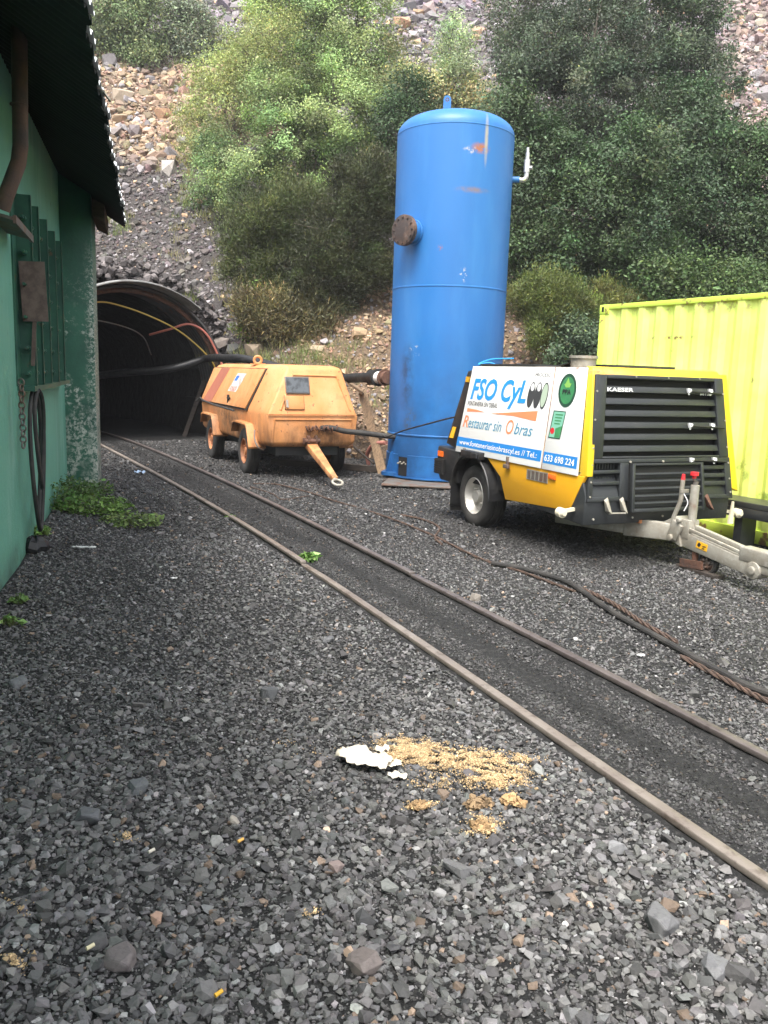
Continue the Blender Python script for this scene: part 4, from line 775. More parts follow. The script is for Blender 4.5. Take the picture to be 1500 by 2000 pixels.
a_, b_ = kf(.1, 1.2), kf(.9, 1.2); rgt = (b_-a_).normalized(); upv = (kf(.5, 1.6)-kf(.5, 1.0)).normalized()
txt('KAESER', kc, kf(.093, 1.553, .008), rgt, upv, .034, m_wl, width=.29, bold=.022); txt('M123', kc, kf(.80, 1.535, .010), rgt, upv, .022, m_wl, width=.14, bold=.03)
# brackets and lamps on the apron
for s, m in ((.115, m_galv), (.215, m_galv), (.80, m_rust)):
    mb = MB(); mb.hexa([kf(s,.49,.02), kf(s+.022,.46,.02), kf(s+.022,.46,.08), kf(s,.49,.08), kf(s-.012,.59,.02), kf(s+.012,.615,.02), kf(s+.008,.60,.04), kf(s-.012,.57,.05)]); mb.build('bracket', m, kc, bevel=.003)
mb = MB(); mb.tube([kf(.125,.472,.07), kf(.225,.468,.07)], .008, 6); mb.build('bracket_rod', m_galv, kc)
m_cream = Mat('cream_lens', (.72,.66,.5), .35).m
for p in ((-.17,-1.62,.47), (1.86,-1.70,.40)):
    mb = MB(); q = Vector(p); mb.cyl(q+Vector((0,.03,0)), q-Vector((0,.03,0)), .045); mb.cyl(q-Vector((0,.03,0)), q-Vector((0,.055,0)), .04, .022); mb.bar(q+Vector((.0,.03,0)), q+Vector((.16 if p[0] < 0 else -.12,.03,.02)), .03, .03); lm = mb.build('marker_lamp', m_cream, kc, smooth=True, ang=40)
mb = MB(); mb.hexa([Vector(p) for p in ((1.74,-1.72,.30),(1.80,-1.72,.30),(1.80,-1.70,.30),(1.74,-1.70,.30),(1.77,-1.72,.52),(1.785,-1.72,.52),(1.785,-1.70,.52),(1.77,-1.70,.52))]); mb.build('bracket', m_cream, kc)
# drawbar
X = .87
mb = MB(); mb.bar((.30,-.9,.30), (.62,-1.55,.30), .07, .13); mb.bar((.62,-1.55,.30), (.86,-2.02,.31), .08, .17, h2=.15); mb.bar((1.44,-.9,.30), (1.12,-1.55,.30), .07, .13); mb.bar((1.12,-1.55,.30), (.88,-2.02,.31), .08, .17, h2=.15); dbr = mb.build('drawbar', m_galv, kc, bevel=.006)
mb = MB(); mb.box((.66,-1.62,.37), (.12,.2,.03), Matrix.Rotation(.3, 3, 'Z')); mb.build('orange_patch', Mat('old_orange', (.5,.2,.08), .7).m, dbr)
mb = MB(); mb.bx(X-.06, X+.06, -2.16, -1.96, .28, .45); mb.cyl((X-.1,-2.05,.40), (X+.1,-2.05,.40), .035); mb.hexa([Vector(p) for p in ((X-.08,-1.92,.25),(X+.08,-1.92,.25),(X+.08,-2.1,.20),(X-.08,-2.1,.20),(X-.08,-1.80,.36),(X+.08,-1.80,.36),(X+.08,-2.02,.47),(X-.08,-2.02,.47))])
mb.cyl((X-.09,-2.0,.27), (X-.13,-2.0,.27), .03); mb.cyl((X-.075,-2.08,.44), (X-.12,-2.08,.44), .022); mb.box((X-.09,-2.03,.34), (.03,.12,.16), Matrix.Rotation(.4, 3, 'X')); mb.build('pivot_joint', m_galv, kc, bevel=.006)
mb = MB(); mb.bar((X,-2.06,.275), (X,-2.86,.175), .11, .135, h2=.12); mb.cyl((X-.07,-2.90,.17), (X+.07,-2.90,.17), .072, n=28); mb.cyl((X-.09,-2.90,.17), (X-.065,-2.90,.17), .035, n=20); fb = mb.build('front_arm', m_galv, kc, bevel=.006)
mb = MB(); mb.bar((X+.03,-2.1,.39), (X+.03,-2.74,.30), .045, .045); mb.bar((X-.045,-2.1,.375), (X-.045,-2.74,.285), .02, .03); mb.build('parallel_rod', m_galv, kc, bevel=.004)
mb = MB(); mb.bx(X-.06, X+.06, -3.12, -2.74, .22, .34); mb.bx(X-.05,X+.05,-3.3,-2.92,.15,.24); mb.build('coupling_head', m_galv, kc, bevel=.012)
mb = MB(); mb.box((X-.0575,-2.33,.255), (.003,.13,.062), Matrix.Rotation(R_(7), 3, 'X')); lb = mb.build('warning_label', m_ylab, kc)
mb = MB(); mb.box((X-.060,-2.30,.26), (.002,.03,.035), Matrix.Rotation(.6, 3, 'X')); mb.box((X-.060,-2.36,.255), (.002,.04,.008)); mb.box((X-.060,-2.35,.235), (.002,.03,.008)); mb.build('label_print', m_bl, lb)
mb = MB(); mb.cyl((X,-2.13,.33), (X,-2.13,.76), .038, n=18); jt = mb.build('jack_tube', m_galv, kc, smooth=True, ang=40)
mb = MB(); mb.cyl((X,-2.13,.76), (X,-2.13,.785), .02); mb.box((X+.015,-2.12,.79), (.05,.02,.02), Matrix.Rotation(.5, 3, 'Y')); mb.cyl((X-.01,-2.12,.80), (X-.01,-2.12,.83), .012); mb.build('crank', m_galvd, jt)
mb = MB(); mb.cyl((X-.01,-2.12,.82), (X-.01,-2.12,.845), .018); mb.cyl((X-.01,-2.12,.845), (X-.01,-2.12,.875), .036, n=16); mb.build('red_knob', m_red, jt, smooth=True, ang=40)
mb = MB(); mb.tube(spl([(X-.07,-2.0,.30), (X-.08,-1.98,.42), (X-.07,-2.04,.60), (X-.07,-2.045,.70), (X-.07,-2.05,.80)], 6), .020, 10); mb.box((X-.05,-2.06,.70), (.09,.02,.03)); hl = mb.build('brake_lever', m_galv, kc, smooth=True, ang=40)
mb = MB(); mb.cyl((X-.07,-2.05,.80), (X-.07,-2.052,.85), .019, .014); mb.build('lever_grip', m_red, hl, smooth=True, ang=40)
mb = MB(); mb.tube(spl([(X-.06,-2.06,.68), (X-.03,-2.09,.6), (X-.045,-2.07,.52)], 5), .005, 5); mb.build('brake_cable', m_wl, kc)
mb = MB(); mb.bar((X-.02,-2.22,.22), (X-.02,-2.24,.06), .04, .04); mb.bar((X-.06,-2.10,.06), (X-.06,-2.36,.085), .02, .07); mb.build('jockey_fork', m_rust, kc)
wheel(kc, (X-.0,-2.37,.11), (-1, 0, 0), .105, .055, .075, m_galvd, dish=.012)
wd = MB(); wd.bar(L2W(kc, (X,-2.05,.02)), L2W(kc, (X-.02,-2.52,.02)), .12, .035); tag(wd.build('wooden_board', m_dwood, None, bevel=.004), 'dark board lying under the jockey wheel of the yellow compressor', 'board')
hose('curled_hose', [L2W(kc, p) for p in ((.30,.35,1.76), (.22,.42,1.80), (.12,.5,1.78), (.3,.52,1.84), (.6,.55,1.86))], .008, m_sky, 'thin pale blue hose curling up behind the white panel of the yellow compressor', 'hose')

# ================================================================ hoses and ropes on the ground
def gh(pts, dz=.03): return [(x, y, gz(x, y)+dz) for x, y in pts]
hose('ground_hose', gh([(.98,7.22),(1.10,7.08),(1.22,6.95),(1.48,6.62),(1.56,6.3),(1.60,5.9),(1.64,5.55),(1.77,5.05),(1.97,4.55),(2.13,4.25),(2.9,3.4)], .024), .022, m_rubber, 'thick black hose snaking over the gravel beside the track', 'hose')
def rope(pts, label, r=.0075):
    P = spl(pts, 14); mb = MB()
    for k in range(3):
        Q = []
        for i, p in enumerate(P):
            a = i*.55+k*2.094; Q.append((p[0]+r*.8*math.cos(a), p[1]+r*.4*math.cos(a), p[2]+r*.8*math.sin(a)+r))
        mb.tube(Q, r*.75, 6)
    return tag(mb.build('steel_rope', m_rope, None, smooth=True), label, 'steel rope', 'rusty steel ropes lying on the gravel')
rope(gh([(-1.9,11.9),(-1.55,12.0),(-.9,11.0),(-.74,10.73),(-.06,9.49),(.45,8.5),(.90,7.5),(1.2,6.85),(1.5,6.3)], .01), 'rusty steel rope running back from the black ground hose towards the orange compressor')
rope(gh([(1.58,6.35),(1.67,6.05),(1.72,5.7),(1.76,5.35),(1.86,5.0)], .015), 'short rusty steel rope on the right side of the thick black ground hose', .011)
rope(gh([(1.80,4.75),(1.95,4.42),(2.05,4.18),(2.2,3.95),(2.6,3.4)], .015), 'orange rusty steel rope between the ground hose and the right rail at the picture edge', .011)
rope(gh([(.2,9.6),(.45,9.35),(.60,8.8),(.53,8.3),(.58,8.0)], .01), 'short loop of rusty rope in front of the yellow compressor wheel', .008)
rope(gh([(-1.9,11.6),(-1.5,11.0),(-1.3,10.5),(-1.0,10.9)], .01), 'thin rusty wire loop on the gravel below the orange drawbar', .005)

# ================================================================ single stones
SOLO = [((270,1552), .12, (.10,.105,.11), 'squat dark grey stone on the gravel at the left below the weeds'), ((172,1622), .14, (.11,.112,.12), 'smooth grey stone lying left of centre in the near gravel'),
 ((525,1368), .13, (.085,.087,.09), 'long low dark slate stone in the middle gravel'), ((655,1690), .075, (.23,.18,.165), 'pinkish flat stone below the sawdust'), ((1290,1808), .16, (.13,.13,.132), 'flat grey slate by the near end of the left rail'),
 ((305,1792), .062, (.42,.27,.20), 'small peach coloured stone in the near gravel'), ((1205,1665), .085, (.2,.2,.205), 'light grey stone between sawdust and the rail'), ((1012,1693), .07, (.22,.225,.235), 'round pale grey stone below the sawdust heap'), ((710,1885), .13, (.16,.135,.125), 'broad brownish slate at the bottom centre'),
 ((235,1880), .13, (.15,.13,.128), 'mauve grey slab stone at the bottom left'), ((458,1598), .06, (.30,.27,.235), 'small cream stone left of the crumpled paper'), ((640,1250), .12, (.13,.13,.135), 'thin slate flake beside the left rail'), ((38,1375), .13, (.14,.14,.145), 'flat slate at the left picture edge'), ((928,1172), .12, (.17,.15,.13), 'flat stone slab between ground hose and drawbar'), ((1398,1895), .13, (.15,.15,.155), 'flat grey stone at the bottom right corner')]
def ghit(px, py):
    d = pr_ray(px, py); t = -CAMH/d.z; return d.x*t, d.y*t
for i, (p, sz, c, lab) in enumerate(SOLO):
    x, y = ghit(*p); o = scatter('stone', np.array([[x, y, gz(x, y)+.012]]), np.array([sz*.92]), np.array([c])*1.1, m_rock, .08, None, HULLB[i % 14:i % 14+1], sink=.0); tag(o, lab, 'stone'); bv = o.modifiers.new('bevel', 'BEVEL'); bv.width = sz*.05; bv.segments = 2
def hillhit(px, py):
    d = pr_ray(px, py); t = 12/d.y
    while t*d.y < 70:
        p = Vector((0,0,CAMH))+d*t
        if p.z < hz(p.x, p.y): return p
        t += .05
    return p
for i, (p, sz, c, lab) in enumerate([((330,338), .85, (.34,.31,.28), 'large pale flat slab lying on the dark scree left of the bushes'), ((396,398), .42, (.40,.25,.13), 'rounded orange boulder at the left edge of the bushes'), ((240,195), 1.05, (.36,.29,.22), 'long buff slab in the orange rock band near the shed roof'), ((785,52), 1.0, (.42,.25,.16), 'orange block high on the slope above the blue tank'), ((935,70), .9, (.40,.24,.17), 'flat orange rock on the upper slope left of the dark trees'), ((455,690), .55, (.055,.055,.052), 'big dark slate block beside the tunnel mouth'), ((432,672), .45, (.2,.17,.15), 'grey brown block at the right shoulder of the tunnel mouth'), ((505,690), .8, (.22,.17,.12), 'tilted brown bedrock slab behind the orange compressor'), ((320,230), .8, (.34,.20,.12), 'orange brown block at the right of the rock band'), ((225,265), .8, (.2,.17,.16), 'grey block low in the orange rock band'), ((265,262), .7, (.17,.14,.14), 'dark brown block in the middle of the orange rock band'), ((700,655), .5, (.36,.25,.15), 'ochre rock in the bank left of the blue tank'), ((620,685), .4, (.36,.28,.19), 'pale tan rock above the orange compressor')]):
    q = hillhit(*p); o = scatter('boulder', np.array([[q.x, q.y, q.z]]), np.array([sz*1.05]), np.array([c]), m_scree, .1, np.array([.35]), HULLB[i % 10:i % 10+1], sink=.08); tag(o, lab, 'boulder')

# ================================================================ rubbish and sawdust
m_saw = Mat('sawdust', (.1,.1,.1), .9).attr().m
def blob(px, py, n, sx, sy, ang, cl=None):
    x, y = ghit(px, py); a = rng.normal(0, 1, (n, 2))*np.array([sx, sy]); c, s = math.cos(ang), math.sin(ang)
    return np.stack([x+a[:, 0]*c-a[:, 1]*s, y+a[:, 0]*s+a[:, 1]*c], 1)
P = np.concatenate([blob(830,1480,15000,.105,.055,-.3), blob(790,1465,7000,.05,.05,0), blob(940,1500,8000,.09,.05,-.5), blob(955,1535,3500,.05,.03,-.8), blob(970,1530,2500,.06,.03,-.4), blob(1010,1490,900,.05,.02,0), blob(880,1540,900,.08,.035,0), blob(600,1470,60,.1,.05,0), blob(240,1650,120,.03,.015,0), blob(940,1625,1500,.03,.035,0), blob(820,1580,500,.03,.014,0), blob(30,1810,150,.04,.02,0), blob(35,1910,500,.02,.018,0), blob(560,1460,80,.03,.02,0), blob(615,1785,120,.025,.01,0)])
cn = np.sin(P[:, 0]*38+2*np.sin(P[:, 1]*31))*np.sin(P[:, 1]*52+P[:, 0]*20)+rng.normal(0, .3, len(P)); P = P[cn > -.12]; N = len(P)
x, y = P[:, 0], P[:, 1]; z = groundz(x, y)+.012+rng.uniform(0, .012, N)
c = np.array([.50,.36,.20])[None]*np.exp(rng.normal(0, .3, (N, 1)))
tag(scatter('sawdust', np.stack([x, y, z], 1), .0054*np.exp(rng.normal(0, .5, N)), c, m_saw, .6), 'pale yellow sawdust spilled over the dark gravel', 'sawdust', kind='stuff')
for i, (p, s, lab) in enumerate((((935,1585), .12, 'largest crusty lump of brown sawdust at the lower edge of the spill'), ((1000,1585), .09, 'flat dark crust of sawdust right of the largest lump'), ((940,1628), .085, 'yellow clump of sawdust nearest the camera below the spill'), ((818,1580), .07, 'brown clump of sawdust left of the main lumps'))):
    x, y = ghit(*p); n = 420; q = rng.normal(0, 1, (n, 3)); q /= np.linalg.norm(q, axis=1)[:, None]; q *= rng.uniform(.5, 1, (n, 1))*s*.5; q[:, 1] *= .6; q[:, 2] = np.abs(q[:, 2])*.45; an = q[:, 0]*20; q[:, 1] += .012*np.sin(an+i*2)
    cc = np.array([.34,.22,.11] if i else [.22,.15,.085])[None]*np.exp(rng.normal(0, .3, (n, 1))); o = scatter('sawdust_lump', q+np.array([x, y, gz(x, y)+.01]), .016*np.exp(rng.normal(0, .4, n)), cc, m_saw, .8); tag(o, lab, 'lump')
def paper(p, L, Wd, ang, h, seed, name, m, lab, cat):
    x, y = ghit(*p); r = random.Random(seed); n, k = 16, 9; vs = []
    for i in range(n):
        for j in range(k):
            a = (i/(n-1)-.5)*L; w = (j/(k-1)-.5)*Wd*(.55+.45*math.sin(math.pi*min(1, (i+1.5)/n))+.12*math.sin(i*2.1+seed)); zz = h*(.35+.5*abs(math.sin(j*.9+i*.35+seed))+.25*math.sin(i*.8+j*.5)+.15*r.random())
            vs.append((x+a*math.cos(ang)-w*math.sin(ang), y+a*math.sin(ang)+w*math.cos(ang), gz(x, y)+.018+max(0, zz)))
    mb = MB(); mb.add(vs, [(i*k+j, (i+1)*k+j, (i+1)*k+j+1, i*k+j+1) for i in range(n-1) for j in range(k-1)]); o = mb.build(name, m, None, smooth=True, ang=80); sd = o.modifiers.new('thickness', 'SOLIDIFY'); sd.thickness = .002; sd.offset = 1
    return tag(o, lab, cat)
m_pap = Mat('dirty_white_paper', (.75,.68,.56), .7).var((.5,.4,.28), 12, .5, .7, .6).m
paper((712,1492), .24, .15, -.5, .04, 3, 'crumpled_paper', m_pap, 'large crumpled cream white paper sack left of the sawdust', 'paper')
paper((745,1472), .07, .045, .5, .025, 5, 'crumpled_paper', m_pap, 'small white torn paper scrap at the upper left corner of the sawdust', 'paper')
paper((765,1500), .08, .05, .3, .02, 9, 'crumpled_paper', m_pap, 'folded pale paper scrap between the sack and the sawdust', 'paper')
paper((776,1522), .08, .05, -.2, .015, 11, 'crumpled_paper', m_pap, 'lowest beige paper scrap under the left edge of the sawdust', 'paper')
paper((273,928), .16, .10, .2, .05, 2, 'plastic_wrapper', Mat('pale_blue_plastic', (.45,.6,.8), .4).m, 'small pale blue plastic wrapper on the ground left of the far rail', 'wrapper')
paper((1250,1291), .045, .03, .2, .01, 4, 'white_scrap', m_white, 'tiny white scrap beside the thick ground hose', 'scrap')
paper((165,1087), .20, .03, .1, .02, 6, 'white_stick', m_white, 'thin white strip lying by the weeds near the green wall', 'stick')
paper((340,1132), .05, .03, .1, .01, 6, 'white_scrap', m_white, 'tiny white scrap on the gravel right of the weeds', 'scrap')
for p, c, lab in (((427,1950), (.8,.45,.04), 'small orange yellow plug lying in the gravel at the bottom edge'), ((470,1642), (.75,.42,.1), 'tiny orange cigarette end in the near gravel'), ((177,1870), (.7,.62,.4), 'slim cream shell like chip at the bottom left'), ((296,1673), (.65,.6,.5), 'small white pebble left of the peach coloured stone')):
    x, y = ghit(*p); z = gz(x, y)+.028; mb = MB(); mb.cyl((x-.008,y-.008,z), (x+.008,y+.009,z+.002), .006, .0055, n=10); tag(mb.build('litter_piece', Mat('litter', c, .6).m, None, smooth=True, ang=40), lab, 'litter')
# ================================================================ vegetation
def leaves(name, C, size, col, m, parent=None, narrow=.5, upb=.5, outd=None, bend=.2):
    N = len(C); n = rng.normal(0, 1, (N, 3)); n[:, 2] += upb*2
    if outd is not None: n += outd*1.2
    n /= np.linalg.norm(n, axis=1)[:, None]; a = rng.normal(0, 1, (N, 3)); a -= (a*n).sum(1)[:, None]*n; a /= np.linalg.norm(a, axis=1)[:, None]; b = np.cross(n, a)
    s = size[:, None]; v0 = C-a*s*.5; v1 = C+b*s*.5*narrow+n*s*bend*.3; v2 = C+a*s*.5; v3 = C-b*s*.5*narrow+n*s*bend*.3
    v = np.stack([v0, v1, v2, v3], 1).reshape(-1, 3); f = np.arange(N*4).reshape(-1, 4)
    return npmesh(name, v, f, m, np.repeat(col, 4, 0), parent)
def needles(name, C, L, Wd, dirs, col, m, parent=None):
    N = len(C); d = dirs/np.linalg.norm(dirs, axis=1)[:, None]; a = rng.normal(0, 1, (N, 3)); a -= (a*d).sum(1)[:, None]*d; a /= np.linalg.norm(a, axis=1)[:, None]
    v = np.stack([C-a*Wd[:, None], C+a*Wd[:, None], C+d*L[:, None]], 1).reshape(-1, 3)
    return npmesh(name, v, np.arange(N*3).reshape(-1, 3), m, np.repeat(col, 3, 0), parent)
def lobes(px_lobes, Y):
    out = []
    for l in px_lobes:
        px, py, r = l[:3]; y = Y+(l[3] if len(l) > 3 else 0); p = at(px, py, y); out.append((np.array(p), r/1620*p.length))
    return out
def clumps(lb, n_per, cs):
    cen = []; out = []; vol = [r**2 for _, r in lb]; tot = sum(vol)
    for (c, r), w in zip(lb, vol):
        n = max(4, int(n_per*w/tot)); d = rng.normal(0, 1, (n, 3)); d /= np.linalg.norm(d, axis=1)[:, None]
        rad = r*rng.uniform(.35, 1.08, n)**.6; cen.append(c[None]+d*rad[:, None]*np.array([1, .9, 1])); out.append(d)
    return np.concatenate(cen), np.concatenate(out)
def tree(name, label, cat, Y, basepx, px_lobes, nl, ls, col, group=None, n_cl=120, spread=.2, narrow=.5, kind='leaf', tone=.22, twc=1, dead=0, upb=.5, tr=.05):
    b = at(*basepx, Y); x, y = b.x, b.y; zb = hz(x, y) if hz(x, y) > 0 else gz(x, y)
    root = empty(name, (x, y, zb-.05)); tag(root, label, cat, group); o3 = np.array([x, y, zb-.05])
    lb = lobes(px_lobes, Y); cc, od = clumps(lb, n_cl, spread); k = cc[:, 2] > hillz(cc[:, 0], cc[:, 1])-.1; cc, od = cc[k], od[k]
    M_ = len(cc); sp = spread*np.exp(rng.normal(0, .25, M_)); per = rng.multinomial(nl, (sp**1.5)/(sp**1.5).sum()); idx = np.repeat(np.arange(M_), per)
    P = cc[idx]+rng.normal(0, 1, (nl, 3))*sp[idx][:, None]*np.array([1, 1, .8]); tone_c = np.exp(rng.normal(0, tone, (M_, 1)))*(1+rng.normal(0, .06, (M_, 3)))
    C_ = np.array(col)[None]*tone_c[idx]*np.exp(rng.normal(0, .22, (nl, 1)))*(1+rng.normal(0, .05, (nl, 3))); yl = rng.random(nl) < .04; C_[yl] *= np.array([1.6, 1.35, .9])
    P -= o3
    if kind == 'leaf': leaves('crown', P, ls*np.exp(rng.normal(0, .25, nl)), C_, m_leaf, root, narrow, upb, od[idx])
    else:
        d = od[idx]*.5+rng.normal(0, .6, (nl, 3)); d[:, 2] += .55; needles('crown', P, ls*np.exp(rng.normal(0, .3, nl)), np.full(nl, ls*.11), d, C_, m_needle, root)
    # limbs: several tapered stems to the lobes, then twigs to the clumps
    mb = MB(); r_ = random.Random(int(x*100)); stems = []
    for c, r in lb:
        c = c-o3; q = [Vector((r_.uniform(-.15,.15), r_.uniform(-.15,.15), -.1))]; 
        for t in (.3, .6, 1): q.append(Vector(c*np.array([t, t, t**.85]))+Vector((r_.uniform(-.12,.12), r_.uniform(-.12,.12), 0)))
        q = [Vector(p) for p in spl(q, 4)]; h = np.linalg.norm(c); r0 = max(.02, tr*min(1, h/3)); mb.tube(q, [r0*(1-.75*i/(len(q)-1)) for i in range(len(q))], 6); stems.append(q)
    mb.build('trunk', m_bark, root, smooth=True); mb = MB()
    sel = rng.choice(M_, min(M_, int(90*twc)), replace=False)
    for i in sel:
        c = Vector(cc[i]-o3); q = min((p for s in stems for p in s), key=lambda p: (p-c).length+max(0, p.z-c.z)*.8); m_ = (q+c)/2+Vector((r_.uniform(-.1,.1), r_.uniform(-.1,.1), r_.uniform(-.05,.1))); mb.tube([q, m_, c, c+(c-m_)*.35], [.016, .012, .009, .005], 4)
    if len(sel): mb.build('twigs', m_bark, root)
    return root
BR = 'bushy trees growing on the slope'
LG = (.115,.20,.075); 
tree('broadleaf_tree', 'tall pale green tree high on the slope, its top cut off by the picture edge', 'tree', 31, (620,215), [(600,40,105),(700,60,80),(540,110,80),(650,140,90),(690,150,60),(620,-60,80),(560,-10,60)], 90000, .085, (.28,.35,.15), n_cl=300, spread=.21, tone=.33)
tree('broadleaf_tree', 'leafy mid green tree in the middle of the slope behind the dark broom bushes', 'tree', 25, (590,420), [(560,230,90),(650,240,105),(480,330,75),(590,330,95),(700,310,75),(740,230,55),(470,400,60),(540,410,60)], 105000, .064, (.195,.26,.10), n_cl=330, spread=.155, tone=.38)
tree('willow_bush', 'yellow green bush at the left edge of the slope trees', 'bush', 29, (440,290), [(430,190,62),(400,240,42),(480,110,55),(515,70,48),(450,150,50),(390,290,30)], 34000, .075, (.33,.38,.14), n_cl=120, spread=.22, narrow=.35)
tree('willow_bush', 'small green shrub on the dark scree at the left foot of the middle tree', 'bush', 26, (420,430), [(430,330,45),(410,380,35),(425,440,38),(405,290,30)], 16000, .06, (.16,.24,.10), n_cl=70, spread=.16)
tree('willow_bush', 'dark green bush behind the top left of the blue tank', 'bush', 24, (770,330), [(775,250,48),(790,180,42),(760,310,40),(815,200,30)], 14000, .07, (.06,.11,.045), n_cl=70, spread=.18)
DK = (.050,.062,.026)
tree('broom_bush', 'dark olive broom bush left of centre, above the tunnel hose', 'bush', 20.5, (520,600), [(520,440,62),(580,420,60),(490,510,55),(560,520,75),(530,590,50),(455,470,30)], 90000, .075, (.055,.070,.020), n_cl=330, spread=.12, kind='needle', tone=.42)
tree('broom_bush', 'largest dark broom bush directly left of the blue tank', 'bush', 19.8, (660,620), [(700,370,62),(745,420,42),(660,470,72),(640,550,68),(720,520,55),(740,350,40),(600,590,50)], 120000, .075, (.038,.046,.016), n_cl=420, spread=.12, kind='needle', tone=.42, twc=1.5)
tree('dry_shrub', 'low dry brownish shrub on the bank above the orange compressor', 'bush', 19.3, (560,680), [(540,620,45),(600,640,42),(500,610,32),(640,660,25),(575,665,30)], 34000, .10, (.095,.082,.036), n_cl=160, spread=.17, tone=.4, kind='needle', twc=1.5)
tree('willow_bush', 'bright green sprig at the left end of the dry shrub', 'bush', 19.4, (480,665), [(478,640,18),(490,600,16),(500,575,14)], 1500, .06, (.16,.24,.05), n_cl=20, spread=.08)
EV = (.062,.095,.058)
for (Y, bp, lb, n, c, lab) in (
  (19.6, (1040,560), [(1000,300,60),(1040,400,75),(1010,480,55),(1060,520,55),(1080,330,75),(990,220,45)], 38000, (.055,.088,.05), 'dark evergreen tree directly right of the blue tank'),
  (18.9, (1170,600), [(1160,420,90),(1210,330,85),(1130,530,65),(1220,530,75),(1250,440,75),(1180,600,60)], 52000, (.06,.095,.052), 'evergreen tree with round leaf clumps right of centre, above the lime container corner'),
  (20.5, (1340,600), [(1330,270,85),(1300,360,80),(1380,420,90),(1310,500,70),(1400,300,70)], 50000, (.06,.095,.06), 'broad evergreen tree behind the middle of the lime container'),
  (24, (1120,420), [(1060,100,75),(1150,90,95),(1010,150,50),(1110,200,85),(1200,190,80)], 46000, (.075,.10,.075), 'grey green evergreen at the back left of the right hand thicket'),
  (25.5, (1330,380), [(1260,60,90),(1350,100,75),(1300,180,90),(1390,190,60),(1240,-30,70),(1350,10,60)], 46000, (.07,.10,.07), 'tall evergreen at the back right reaching the top of the picture'),
  (19.8, (1470,600), [(1450,470,75),(1500,380,80),(1490,560,70),(1460,300,55),(1540,500,80),(1540,300,60)], 40000, (.065,.105,.055), 'evergreen tree at the right picture edge above the lime container'),
  (27, (1120,200), [(1010,10,50),(1090,0,60),(1170,-20,70),(1000,70,35)], 16000, (.10,.12,.09), 'pale twiggy treetop at the upper edge left of the tallest evergreen'),
  (18.2, (1260,640), [(1280,570,50),(1360,560,50),(1440,570,50),(1330,620,45),(1200,640,40)], 26000, (.075,.12,.05), 'low green bush just behind the top edge of the lime container')):
    tree('evergreen_tree', lab, 'tree', Y, bp, lb, int(n*1.3), .07, (c[0]*.98, c[1]*1.02, c[2]*.78), 'evergreen trees of the right hand thicket', n_cl=220, spread=.17, narrow=.55, tone=.26, twc=1.8, upb=.35, tr=.04)
tree('broom_bush', 'olive broom bush between the blue tank and the lime container', 'bush', 17.6, (1090,690), [(1050,570,30),(1090,590,45),(1060,650,38),(1130,620,40),(1110,670,35)], 60000, .07, (.10,.125,.03), n_cl=200, spread=.10, kind='needle', tone=.3)
tree('broom_bush', 'small olive broom bush above the corner of the lime container', 'bush', 17.9, (1190,660), [(1180,590,32),(1220,600,28),(1160,640,30),(1020,590,24)], 32000, .07, (.10,.11,.03), n_cl=120, spread=.10, kind='needle', tone=.3)
tree('willow_bush', 'green leafy shrub behind the exhaust of the yellow compressor', 'bush', 17, (1130,720), [(1130,660,35),(1090,690,25),(1160,690,30)], 10000, .065, (.07,.11,.055), n_cl=60, spread=.12)
tree('sapling', 'slim pale green sapling on the slope above the blue tank', 'sapling', 30, (880,200), [(885,60,24),(880,110,32),(890,150,30),(905,85,18)], 9000, .085, (.36,.44,.24), n_cl=40, spread=.2, narrow=.35)
tree('willow_bush', 'round green shrub at the top left beside the shed roof edge', 'bush', 37, (240,110), [(230,40,45),(190,50,35),(275,100,28),(250,-10,40),(200,100,30)], 28000, .11, (.18,.24,.11), n_cl=90, spread=.32)
tree('willow_bush', 'grey green shrub on the upper left slope', 'bush', 38, (380,115), [(375,60,38),(400,100,28),(350,20,25),(310,80,28)], 17000, .11, (.21,.26,.16), n_cl=70, spread=.3)
tree('willow_bush', 'yellowish low shrub on the slope behind the sapling', 'bush', 30, (840,200), [(830,170,28),(800,150,25),(860,190,28),(925,190,24),(950,215,20)], 12000, .085, (.42,.42,.2), n_cl=60, spread=.22)
# grass tufts on the slope
bx, by = [], []
for (px, py, sx, sy, n) in ((860,190,60,25,90), (380,300,20,90,60), (360,250,18,60,50), (400,180,30,40,40), (480,60,60,20,30), (300,60,70,30,60), (330,110,60,20,50), (225,430,20,10,6), (370,420,20,30,14), (520,700,60,14,14), (620,700,50,20,14), (750,790,20,25,8), (700,720,30,20,7), (560,690,40,20,14), (1240,0,60,20,20), (800,120,30,30,30), (240,440,12,12,5), (455,560,25,20,10), (370,590,5,14,4), (930,190,30,25,30)):
    for _ in range(n):
        q = hillhit(px+rng.normal(0, sx), py+rng.normal(0, sy)); bx.append((q.x, q.y, q.z)); by.append(py)
T = np.array(bx); k = 40; C_ = np.repeat(T, k, 0)+rng.normal(0, .12, (len(T)*k, 3))*np.array([1, 1, .1]); N = len(C_)
tc = np.repeat(np.where(rng.random((len(T), 1)) < .5, np.array([[.26,.24,.10]]), np.array([[.17,.22,.07]])), k, 0)*np.exp(rng.normal(0, .25, (N, 1)))
d = rng.normal(0, .45, (N, 3)); d[:, 2] = 1.2; dist = C_[:, 1]
tag(needles('grass', C_, .25*np.exp(rng.normal(0, .3, N)), .006*dist/20, d, tc, m_grass), 'thin dry grass tufts dotted over the slope', 'grass', kind='stuff')
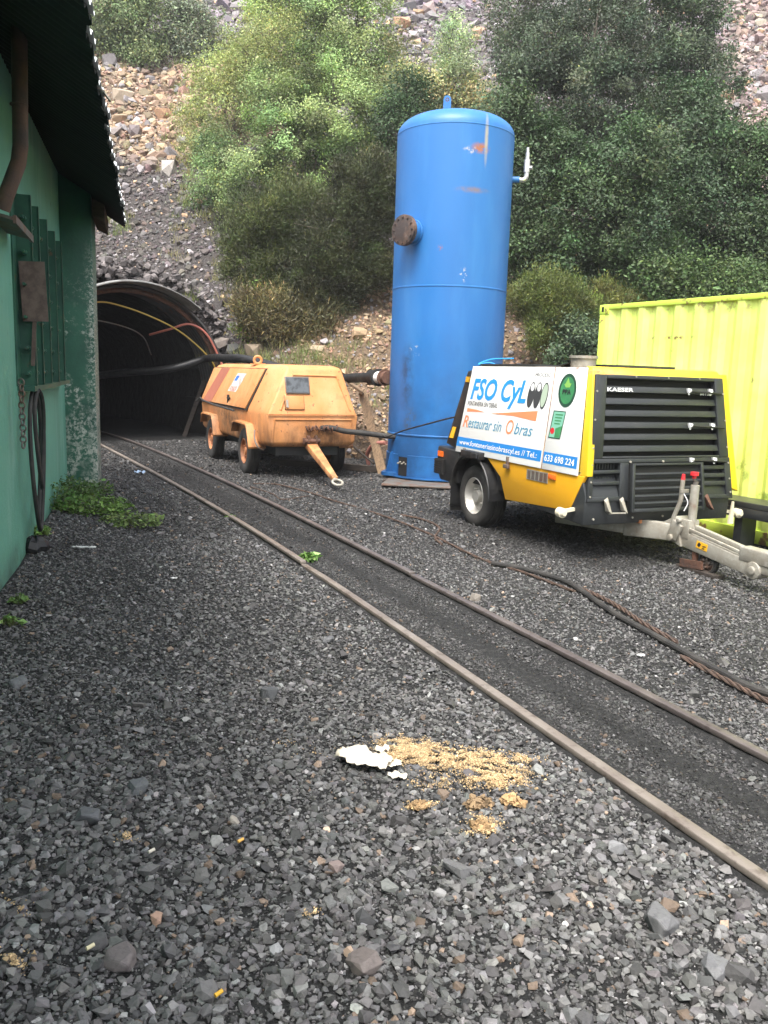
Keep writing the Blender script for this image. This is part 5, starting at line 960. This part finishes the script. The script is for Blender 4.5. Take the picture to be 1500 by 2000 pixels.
# weeds by the shed
def weed(px, py, r, n, h, col, label, name='weed', ls=.042):
    x, y = ghit(px, py); z = gz(x, y); root = empty(name, (x, y, z)); tag(root, label, 'weed', 'green weeds by the shed wall')
    a = rng.uniform(0, 6.283, n); q = r*np.sqrt(rng.random(n)); P = np.stack([q*np.cos(a), q*np.sin(a), h*rng.random(n)*(1-.6*q/r)+.02], 1)
    c = np.array(col)[None]*np.exp(rng.normal(0, .3, (n, 1)))*(1+rng.normal(0, .06, (n, 3))); leaves('leaves', P, ls*np.exp(rng.normal(0, .3, n)), c, m_leaf, root, .6, 1.0)
    mb = MB()
    for i in range(min(n, 40)): mb.tube([(P[i, 0]*.3, P[i, 1]*.3, 0), (P[i, 0]*.7, P[i, 1]*.7, P[i, 2]*.7), tuple(P[i])], .003, 4)
    mb.build('stems', Mat('stem', (.12,.14,.05), .7).m if 'stem' not in bpy.data.materials else bpy.data.materials['stem'], root)
G1 = (.11,.20,.05)
weed(125,985,.45,1500,.30,(.085,.15,.04),'tallest leafy weed against the foot of the green pillar'); weed(185,1012,.42,1100,.20,(.13,.22,.05),'low bright weed spreading on the gravel in front of the green pillar'); weed(258,1032,.32,520,.14,(.15,.22,.065),'small weed at the right end of the patch, furthest from the shed')
weed(192,965,.2,220,.22,G1,'thin weed at the outer corner of the green pillar'); weed(78,1070,.10,110,.10,(.2,.32,.08),'small pale weed at the foot of the green wall under the hanging hose'); weed(108,1015,.3,500,.3,(.09,.18,.045),'dark weed in the angle between the green wall and the pillar')
weed(38,1205,.06,60,.06,(.16,.27,.08),'tiny weed by the pale door frame'); weed(22,1252,.07,26,.05,(.2,.34,.1),'small weed at the left picture edge below the door frame',ls=.06)
weed(603,1090,.09,50,.06,(.17,.30,.08),'little grass tuft between the rails at the rail joint',ls=.07); weed(450,1012,.06,60,.03,(.10,.16,.05),'flat moss tuft along the left rail',ls=.03)
weed(745,780,.12,60,.2,(.1,.16,.06),'sparse weed behind the leaning plank')
bag = MB(); x, y = ghit(70,1095)
rg = [[(x+.10*rr*math.cos(2*math.pi*k/12)*(1+.2*math.sin(k*2.7)), y+.13*rr*math.sin(2*math.pi*k/12), gz(x, y)+hh+.01*math.sin(k*3)) for k in range(12)] for rr, hh in ((1, 0), (1.05, .04), (.8, .09), (.4, .12), (.05, .125))]
bag.loft(rg); tag(bag.build('black_bag', m_black, None), 'crumpled black plastic lump at the foot of the green wall', 'bag')

# ================================================================ air
mb = MB(); mb.bx(-150, 150, -30, 210, -1.4, 62)
hz_o = tag(mb.build('haze', bpy.data.materials.new('haze'), None), kind='stuff'); hm = hz_o.data.materials[0]; hm.use_nodes = True; hn = hm.node_tree; hn.nodes.clear()
ho_ = hn.nodes.new('ShaderNodeOutputMaterial'); pv = hn.nodes.new('ShaderNodeVolumePrincipled'); pv.inputs['Density'].default_value = .0009; pv.inputs['Color'].default_value = (.95, .96, 1, 1); hn.links.new(pv.outputs[0], ho_.inputs['Volume'])
